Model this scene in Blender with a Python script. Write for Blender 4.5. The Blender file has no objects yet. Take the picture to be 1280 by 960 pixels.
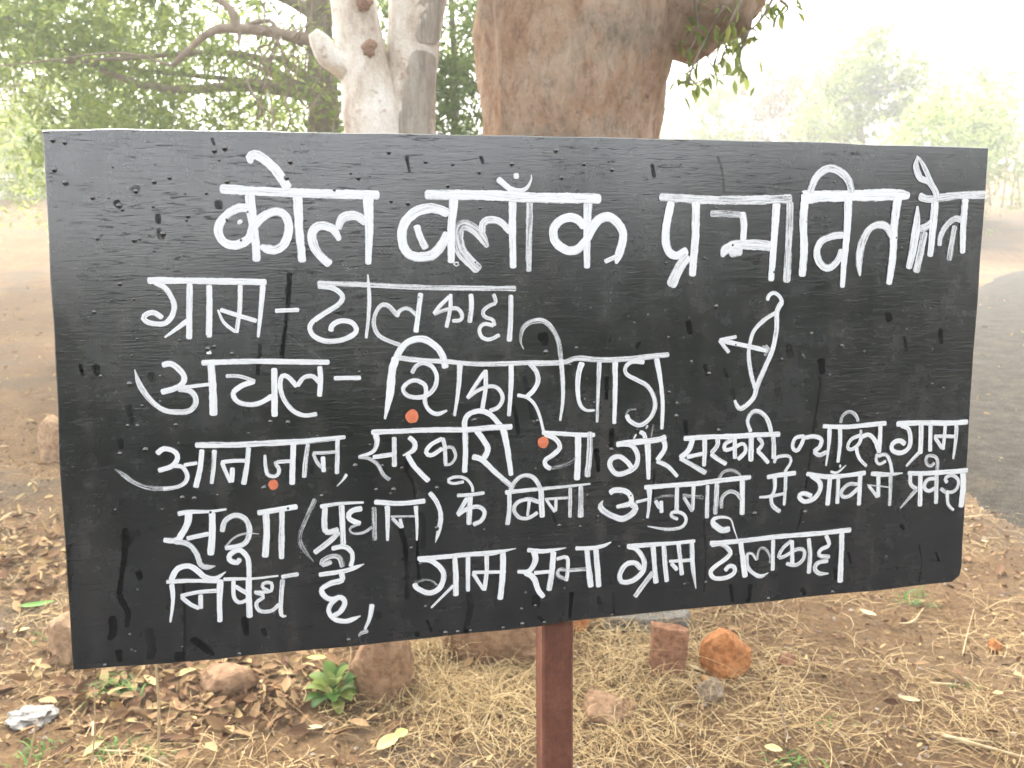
import bpy, math, random
import numpy as np
from mathutils import Vector, Matrix, noise

EXPO = 2.42; HAZE = 0.009
random.seed(7); RNG = np.random.default_rng(7)
SC = bpy.context.scene
COL = SC.collection
R = math.radians

# ------------------------------------------------------------------ camera, sky, sun, exposure
CAM_H = 1.45; PITCH = R(12)
cam = bpy.data.objects.new('camera', bpy.data.cameras.new('camera'))
COL.objects.link(cam)
cam.location = (0, 0, CAM_H); cam.rotation_euler = (math.pi/2 - PITCH, 0, 0)
cam.data.sensor_width = 36; cam.data.lens = 36*1100/1280
cam.data.clip_start = .02; cam.data.clip_end = 1000
cam.data.dof.use_dof = True; cam.data.dof.focus_distance = 1.12; cam.data.dof.aperture_fstop = 10
SC.camera = cam

SUN_EL = R(50); SUN_AZ = R(-24)
w = bpy.data.worlds.new('World'); SC.world = w; w.use_nodes = True
wn = w.node_tree.nodes; wl = w.node_tree.links; wn.clear()
sky = wn.new('ShaderNodeTexSky'); sky.sky_type = 'NISHITA'; sky.sun_disc = False
sky.sun_elevation = SUN_EL; sky.sun_rotation = SUN_AZ
sky.air_density = 1.2; sky.dust_density = 6.0; sky.ozone_density = 1.0
hs = wn.new('ShaderNodeHueSaturation'); hs.inputs['Saturation'].default_value = .22
bg = wn.new('ShaderNodeBackground'); bg.inputs['Strength'].default_value = .15
wo = wn.new('ShaderNodeOutputWorld')
wl.new(sky.outputs[0], hs.inputs['Color']); wl.new(hs.outputs[0], bg.inputs[0]); wl.new(bg.outputs[0], wo.inputs[0])

sl = bpy.data.lights.new('sun', 'SUN'); sl.energy = .58; sl.angle = R(28); sl.color = (1, .95, .86)
sun = bpy.data.objects.new('sun', sl); COL.objects.link(sun)
sd = Vector((math.sin(SUN_AZ)*math.cos(SUN_EL), math.cos(SUN_AZ)*math.cos(SUN_EL), math.sin(SUN_EL)))
sun.rotation_euler = sd.to_track_quat('Z', 'Y').to_euler(); sun.location = sd*30

vs = SC.view_settings
vs.view_transform = 'Standard'; vs.look = 'None'; vs.exposure = EXPO; vs.gamma = 1; vs.use_curve_mapping = False
SC.cycles.max_bounces = 7; SC.cycles.diffuse_bounces = 3; SC.cycles.glossy_bounces = 3
SC.cycles.transmission_bounces = 4; SC.cycles.transparent_max_bounces = 16; SC.cycles.volume_bounces = 1
SC.cycles.sample_clamp_indirect = 6

# ------------------------------------------------------------------ helpers
def ray(px, py):
    d = Vector(((px-640)/1100, 0, 0)) - Vector((0, math.sin(PITCH), math.cos(PITCH)))*((py-480)/1100) \
        + Vector((0, math.cos(PITCH), -math.sin(PITCH)))
    return d
def at(px, py, Y):                     # world point seen at photo pixel, at depth Y
    d = ray(px, py); return Vector((0, 0, CAM_H)) + d*(Y/d.y)
def gnd(px, py, z=0):
    d = ray(px, py); return Vector((0, 0, CAM_H)) + d*((z-CAM_H)/d.z)
def tag(o, label=None, cat=None, group=None, kind=None):
    if label: o['label'] = label
    if cat: o['category'] = cat
    if group: o['group'] = group
    if kind: o['kind'] = kind
    return o
def empty(name, loc):
    o = bpy.data.objects.new(name, None); COL.objects.link(o); o.location = loc
    o.empty_display_size = .1
    return o
def link(name, me, m, parent=None, loc=None):
    o = bpy.data.objects.new(name, me); COL.objects.link(o)
    if m: me.materials.append(m)
    if parent:
        o.parent = parent
        if loc is None: o.location = -Vector(parent.location)   # mesh given in world coordinates
    if loc is not None: o.location = loc
    return o
def mesh(name, v, f, smooth=False, attrs=None):
    me = bpy.data.meshes.new(name)
    me.from_pydata([tuple(map(float, p)) for p in v], [], [tuple(map(int, q)) for q in f])
    if smooth: me.polygons.foreach_set('use_smooth', [True]*len(me.polygons))
    for k, a in (attrs or {}).items():
        a = np.asarray(a, dtype=np.float32)
        at_ = me.attributes.new(k, 'FLOAT', 'POINT'); at_.data.foreach_set('value', a)
    me.update(); return me
class MB:
    def __init__(s): s.v = []; s.f = []
    def tube(s, pts, rad, n=8, jit=0., cap=True):
        pts = [Vector(p) for p in pts]; b = len(s.v); a = None
        for i, p in enumerate(pts):
            t = (pts[min(i+1, len(pts)-1)]-pts[max(i-1, 0)]).normalized()
            if a is None: a = t.orthogonal().normalized()
            a = (a-t*a.dot(t)).normalized(); c = t.cross(a)          # frame carried along the path
            r = rad[i] if hasattr(rad, '__len__') else rad
            for k in range(n):
                an = 2*math.pi*k/n
                q = a*math.cos(an)+c*math.sin(an)
                s.v.append(p+q*r*(1+jit*noise.noise((p+q*r)*9)))
        for i in range(len(pts)-1):
            for k in range(n):
                k2 = (k+1) % n
                s.f.append((b+i*n+k, b+i*n+k2, b+(i+1)*n+k2, b+(i+1)*n+k))
        if cap:
            s.f.append(tuple(b+k for k in reversed(range(n)))); e = b+(len(pts)-1)*n
            s.f.append(tuple(e+k for k in range(n)))
    def build(s, name, m, parent=None, smooth=True): return link(name, mesh(name, s.v, s.f, smooth), m, parent)
def smoothpath(pts, n=6):
    pts = [np.array(p, float) for p in pts]; out = []
    P = [2*pts[0]-pts[1]]+pts+[2*pts[-1]-pts[-2]]
    for i in range(1, len(P)-2):
        for k in range(n):
            t = k/n; a, b, c, d = P[i-1:i+3]
            out.append(.5*((2*b)+(-a+c)*t+(2*a-5*b+4*c-d)*t*t+(-a+3*b-3*c+d)*t**3))
    out.append(pts[-1]); return out

# ---- materials
class NT:
    def __init__(s, name):
        s.m = bpy.data.materials.new(name); s.m.use_nodes = True; s.t = s.m.node_tree; s.n = s.t.nodes; s.l = s.t.links; s.n.clear()
        s.out = s.n.new('ShaderNodeOutputMaterial')
    def node(s, typ, **kw):
        x = s.n.new('ShaderNode'+typ)
        for k, v in kw.items():
            if k.startswith('i_'):
                key = k[2:].replace('_', ' ')
                s.set(x, int(key) if key.isdigit() else key, v)
            else: setattr(x, k, v)
        return x
    def set(s, x, key, v):
        if isinstance(v, bpy.types.NodeSocket): s.l.new(v, x.inputs[key])
        else: x.inputs[key].default_value = v
    def noise(s, scale, detail=4, rough=.6, vec=None, dist=0):
        x = s.node('TexNoise', i_Scale=scale, i_Detail=detail, i_Roughness=rough, i_Distortion=dist)
        if vec is not None: s.l.new(vec, x.inputs['Vector'])
        return x.outputs['Fac']
    def ramp(s, fac, stops, interp='LINEAR'):
        r = s.node('ValToRGB'); s.l.new(fac, r.inputs[0]); e = r.color_ramp; e.interpolation = interp
        while len(e.elements) < len(stops): e.elements.new(.5)
        for el, (p, c) in zip(e.elements, stops):
            el.position = p; el.color = (c, c, c, 1) if not hasattr(c, '__len__') else (*c, 1)
        return r.outputs[0]
    def mix(s, a, b, f, mode='MIX'):
        x = s.node('Mix', data_type='RGBA', blend_type=mode)
        for sock, v in ((x.inputs[0], f), (x.inputs[6], a), (x.inputs[7], b)):
            if isinstance(v, bpy.types.NodeSocket): s.l.new(v, sock)
            else: sock.default_value = (*v, 1) if hasattr(v, '__len__') and len(v) == 3 else v
        return x.outputs[2]
    def math(s, op, a, b=0., c=0., clamp=False):
        x = s.node('Math', operation=op, use_clamp=clamp)
        for i, v in enumerate((a, b, c)): s.set(x, i, v)
        return x.outputs[0]
    def coord(s, which='Object', scale=None, rot=None):
        c = s.node('TexCoord').outputs[which]
        if scale or rot:
            mp = s.node('Mapping'); s.l.new(c, mp.inputs[0])
            if scale: mp.inputs['Scale'].default_value = scale
            if rot: mp.inputs['Rotation'].default_value = rot
            c = mp.outputs[0]
        return c
    def bump(s, h, strength=.5, dist=.01, prev=None):
        b = s.node('Bump', i_Strength=strength, i_Distance=dist); s.l.new(h, b.inputs['Height'])
        if prev: s.l.new(prev, b.inputs['Normal'])
        return b.outputs[0]
    def pbr(s, col, rough=.8, spec=.3, nrm=None, **kw):
        p = s.node('BsdfPrincipled')
        s.set(p, 'Base Color', (*col, 1) if hasattr(col, '__len__') and len(col) == 3 else col)
        s.set(p, 'Roughness', rough); s.set(p, 'Specular IOR Level', spec)
        if nrm: s.l.new(nrm, p.inputs['Normal'])
        for k, v in kw.items(): s.set(p, k.replace('_', ' '), v)
        return p.outputs[0]
    def done(s, sh): s.l.new(sh, s.out.inputs[0]); return s.m

def leaf_mat(name, ca, cb, cc, trans=.5):
    t = NT(name); a = t.node('Attribute', attribute_name='shade').outputs['Fac']
    col = t.ramp(a, [(0, ca), (.55, cb), (1, cc)])
    d = t.pbr(col, .55, .35)
    tr = t.node('BsdfTranslucent'); t.l.new(t.mix(col, (1.0, .95, .45), .25, 'MIX'), tr.inputs[0])
    mx = t.node('MixShader'); mx.inputs[0].default_value = trans
    t.l.new(d, mx.inputs[1]); t.l.new(tr.outputs[0], mx.inputs[2]); return t.done(mx.outputs[0])
def stone_mat(name, c1, c2, sc=14):
    t = NT(name); o = t.coord()
    n = t.noise(sc, 8, .65, o); n2 = t.noise(sc*6, 5, .6, o)
    col = t.mix(t.ramp(n, [(.3, c1), (.7, c2)]), t.ramp(n2, [(.32, (.42, .37, .32)), (.6, (1.12, 1.12, 1.12))]), .75, 'MULTIPLY')
    return t.done(t.pbr(col, .9, .2, t.bump(t.math('ADD', n, t.math('MULTIPLY', n2, .55)), .95, .018)))
def plain_mat(name, c1, c2, sc=30, rough=.8, bump=.4):
    t = NT(name); o = t.coord(); n = t.noise(sc, 6, .6, o)
    return t.done(t.pbr(t.ramp(n, [(.3, c1), (.7, c2)]), rough, .3, t.bump(n, bump, .006)))
def shade_mat(name, stops, rough=.85):
    t = NT(name); a = t.node('Attribute', attribute_name='shade').outputs['Fac']
    return t.done(t.pbr(t.ramp(a, stops), rough, .2))

M = {}
# ------------------------------------------------------------------ ground, road, bank, haze
RC = np.array(smoothpath([(7.0, -3), (5.6, 1.6), (5.0, 4.8), (7.7, 9.5), (11.2, 15), (15.5, 20.5), (21, 26)], 8)); RW = 2.65
def road_d(x, y):
    d = np.hypot(RC[:, 0]-x, RC[:, 1]-y); return float(d.min())
def road_mask(x, y):
    if x < -1: return 0.
    return min(1, max(0, (RW+.12*math.sin(y*2.1)+.25*noise.noise(Vector((x*.9, y*.9, 4)))-road_d(x, y))/.3))
def rise(x, y):                                  # the land climbs to a low crest beyond the clearing
    if y < 8: return 0.
    k = min(1, max(0, (x+5)/6)); t_ = min(1, max(0, (y-10-8*k)/(13-3*k))); return 1.32*t_*t_*(3-2*t_)
def gh(x, y):
    v = Vector((x, y, 0)); d = math.hypot(x, y)
    h = .030*noise.noise(v*1.1)+.014*noise.noise(v*4.1)+.007*noise.noise(v*13)
    h += .07*math.exp(-((x-.1)**2+(y-3.6)**2)/.5)                    # soil heaped round the big trunk
    if d > 12: h += .25*noise.noise(v*.12)*min(1, (d-12)/20)
    h += rise(x, y); m_ = road_mask(x, y); h = h*(1-m_) + (-.05+rise(x, y))*m_
    return h
def axis(lo, hi, fine_lo, fine_hi, step):
    a = list(np.arange(fine_lo, fine_hi+1e-6, step)); s = step; x = fine_hi
    while x < hi: s *= 1.22; x += s; a.append(min(x, hi))
    s = step; x = fine_lo
    while x > lo: s *= 1.22; x -= s; a.insert(0, max(x, lo))
    return a
xs = axis(-130, 130, -3.0, 3.2, .045); ys = axis(-60, 140, 1.3, 6.2, .045)
V = [(x, y, gh(x, y)) for y in ys for x in xs]; nx = len(xs)
Fc = [(j*nx+i, j*nx+i+1, (j+1)*nx+i+1, (j+1)*nx+i) for j in range(len(ys)-1) for i in range(nx-1)]
t = NT('soil'); o = t.coord()
n1 = t.noise(.9, 5, .6, o); n2 = t.noise(7, 8, .7, o); n3 = t.noise(55, 6, .7, o); n4 = t.noise(220, 3, .6, o)
soil = t.ramp(n2, [(.28, (.12, .064, .031)), (.5, (.235, .14, .07)), (.72, (.34, .222, .115))])
soil = t.mix(soil, (.275, .18, .092), t.ramp(n1, [(.42, 0.), (.62, .75)]))
ng = t.noise(.55, 4, .6, t.coord(scale=(1, 1.6, 1))); soil = t.mix(soil, (.13, .108, .08), t.ramp(ng, [(.50, 0.), (.62, .8)]))
nl = t.noise(.33, 5, .65, o); soil = t.mix(soil, (.15, .088, .044), t.ramp(nl, [(.44, 0.), (.58, .6)]))
soil = t.mix(soil, t.ramp(n3, [(.3, .45), (.6, 1.15)]), .7, 'MULTIPLY')
soil = t.mix(soil, (.52, .40, .24), t.ramp(n4, [(.62, 0.), (.74, .6)]))
hgt = t.math('ADD', t.math('MULTIPLY', n2, .6), t.math('ADD', t.math('MULTIPLY', n3, .6), t.math('MULTIPLY', n4, .3)))
M['soil'] = t.done(t.pbr(soil, .95, .15, t.bump(hgt, .9, .03)))
tag(link('ground', mesh('ground', V, Fc, True), M['soil']), kind='structure')

V = []; Fc = []; K = 22; RP = smoothpath([tuple(p) for p in RC[::4]], 8)
for i, p in enumerate(RP):
    tn = RP[min(i+1, len(RP)-1)]-RP[max(i-1, 0)]; tn /= np.linalg.norm(tn); nr = np.array((-tn[1], tn[0]))
    for k in range(K+1):
        f = (k/K-.5)*2; q = p+nr*f*(RW+.05+.1*noise.noise(Vector((p[0]*2, p[1]*2, f))))
        zz = rise(q[0], q[1])
        V.append((q[0], q[1], zz+.004+.03*(1-f*f)+.010*noise.noise(Vector((q[0]*.9, q[1]*.9, 5)))-.03*(k in (0, K))))
for i in range(len(RP)-1):
    for k in range(K): a = i*(K+1)+k; Fc.append((a, a+1, a+K+2, a+K+1))
t = NT('worn_asphalt'); o = t.coord()
n1 = t.noise(.7, 5, .6, o); n2 = t.noise(5, 7, .7, o); n3 = t.noise(120, 5, .7, o)
sx = t.node('SeparateXYZ'); t.l.new(o, sx.inputs[0])
dust = t.math('ADD', t.math('MULTIPLY', sx.outputs[0], -.012), t.math('ADD', t.math('MULTIPLY', n1, .5), t.math('MULTIPLY', n2, .5)))
col = t.mix(t.ramp(n2, [(.3, (.07, .063, .052)), (.7, (.135, .12, .097))]), (.17, .125, .08), t.ramp(dust, [(.5, 0.), (.78, .95)]))
col = t.mix(col, t.ramp(n3, [(.32, .3), (.62, 1.35)]), .85, 'MULTIPLY')
n5 = t.noise(18, 6, .75, o); col = t.mix(col, t.ramp(n5, [(.35, .7), (.65, 1.2)]), .8, 'MULTIPLY')
M['road'] = t.done(t.pbr(col, 1., .0, t.bump(t.math('ADD', n3, n5), 1., .02)))
tag(link('road', mesh('road', V, Fc, True), M['road']), kind='structure')

# dark sheet added behind the viewer, unseen, to darken the board's low reflections
V = []; Fc = []
ly = (-5.0, -4.0, -2.8, -1.6, -.3, .45); lx = list(np.arange(-60, 61, 3.))
for x in lx:
    for k, y in enumerate(ly): V.append((x, y+.08*math.sin(x*1.3+k), .075 - .02*(k in (0, 5)) + .03*math.sin(k/5*math.pi)))
for i in range(len(lx)-1):
    for k in range(5): a = i*6+k; Fc.append((a, a+6, a+7, a+1))
t = NT('reflection_dark'); n = t.noise(90, 5, .7, t.coord())
M['refl_dark'] = t.done(t.pbr(t.ramp(n, [(.3, (.018, .018, .019)), (.7, (.032, .031, .030))]), .9, .15, t.bump(n, .6, .008)))
tag(link('unseen_dark_sheet', mesh('unseen_dark_sheet', V, Fc, True), M['refl_dark']), kind='structure')

# low reddish earth bank beyond the road on the right
V = []; Fc = []
bx = np.arange(11, 75, 1.0); by = np.arange(30, 44, .9)
for y in by:
    for x in bx:
        e = math.sin(math.pi*(y-30)/13.5)*min(1, (x-11)/6)
        V.append((x, y+ .05*x, gh(x, y+.05*x)-.1+max(0, e)*(1.5+.5*noise.noise(Vector((x*.3, y*.3, 0)))+.3*noise.noise(Vector((x*.9, y*.9, 0))))))
for j in range(len(by)-1):
    for i in range(len(bx)-1): a = j*len(bx)+i; Fc.append((a, a+1, a+len(bx)+1, a+len(bx)))
tag(link('earth_bank', mesh('earth_bank', V, Fc, True), stone_mat('red_earth', (.34, .15, .08), (.45, .25, .15), 1.2)), kind='structure')

if HAZE > 0:  # air volume; its density also stands in for some lens glare
    b = 135; V = [(x, y, z) for x in (-b, b) for y in (-65, 145) for z in (-2, 9.5)]
    Fc = [(0, 1, 3, 2), (4, 6, 7, 5), (0, 4, 5, 1), (2, 3, 7, 6), (0, 2, 6, 4), (1, 5, 7, 3)]
    t = NT('haze_air'); pv = t.node('VolumePrincipled'); pv.inputs['Color'].default_value = (.99, 1, .985, 1)
    pv.inputs['Density'].default_value = HAZE; pv.inputs['Anisotropy'].default_value = .3
    t.l.new(pv.outputs[0], t.out.inputs['Volume'])
    tag(link('haze', mesh('haze', V, Fc), t.m), 'pale bright haze lying over the whole roadside', 'haze', kind='stuff')

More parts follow.
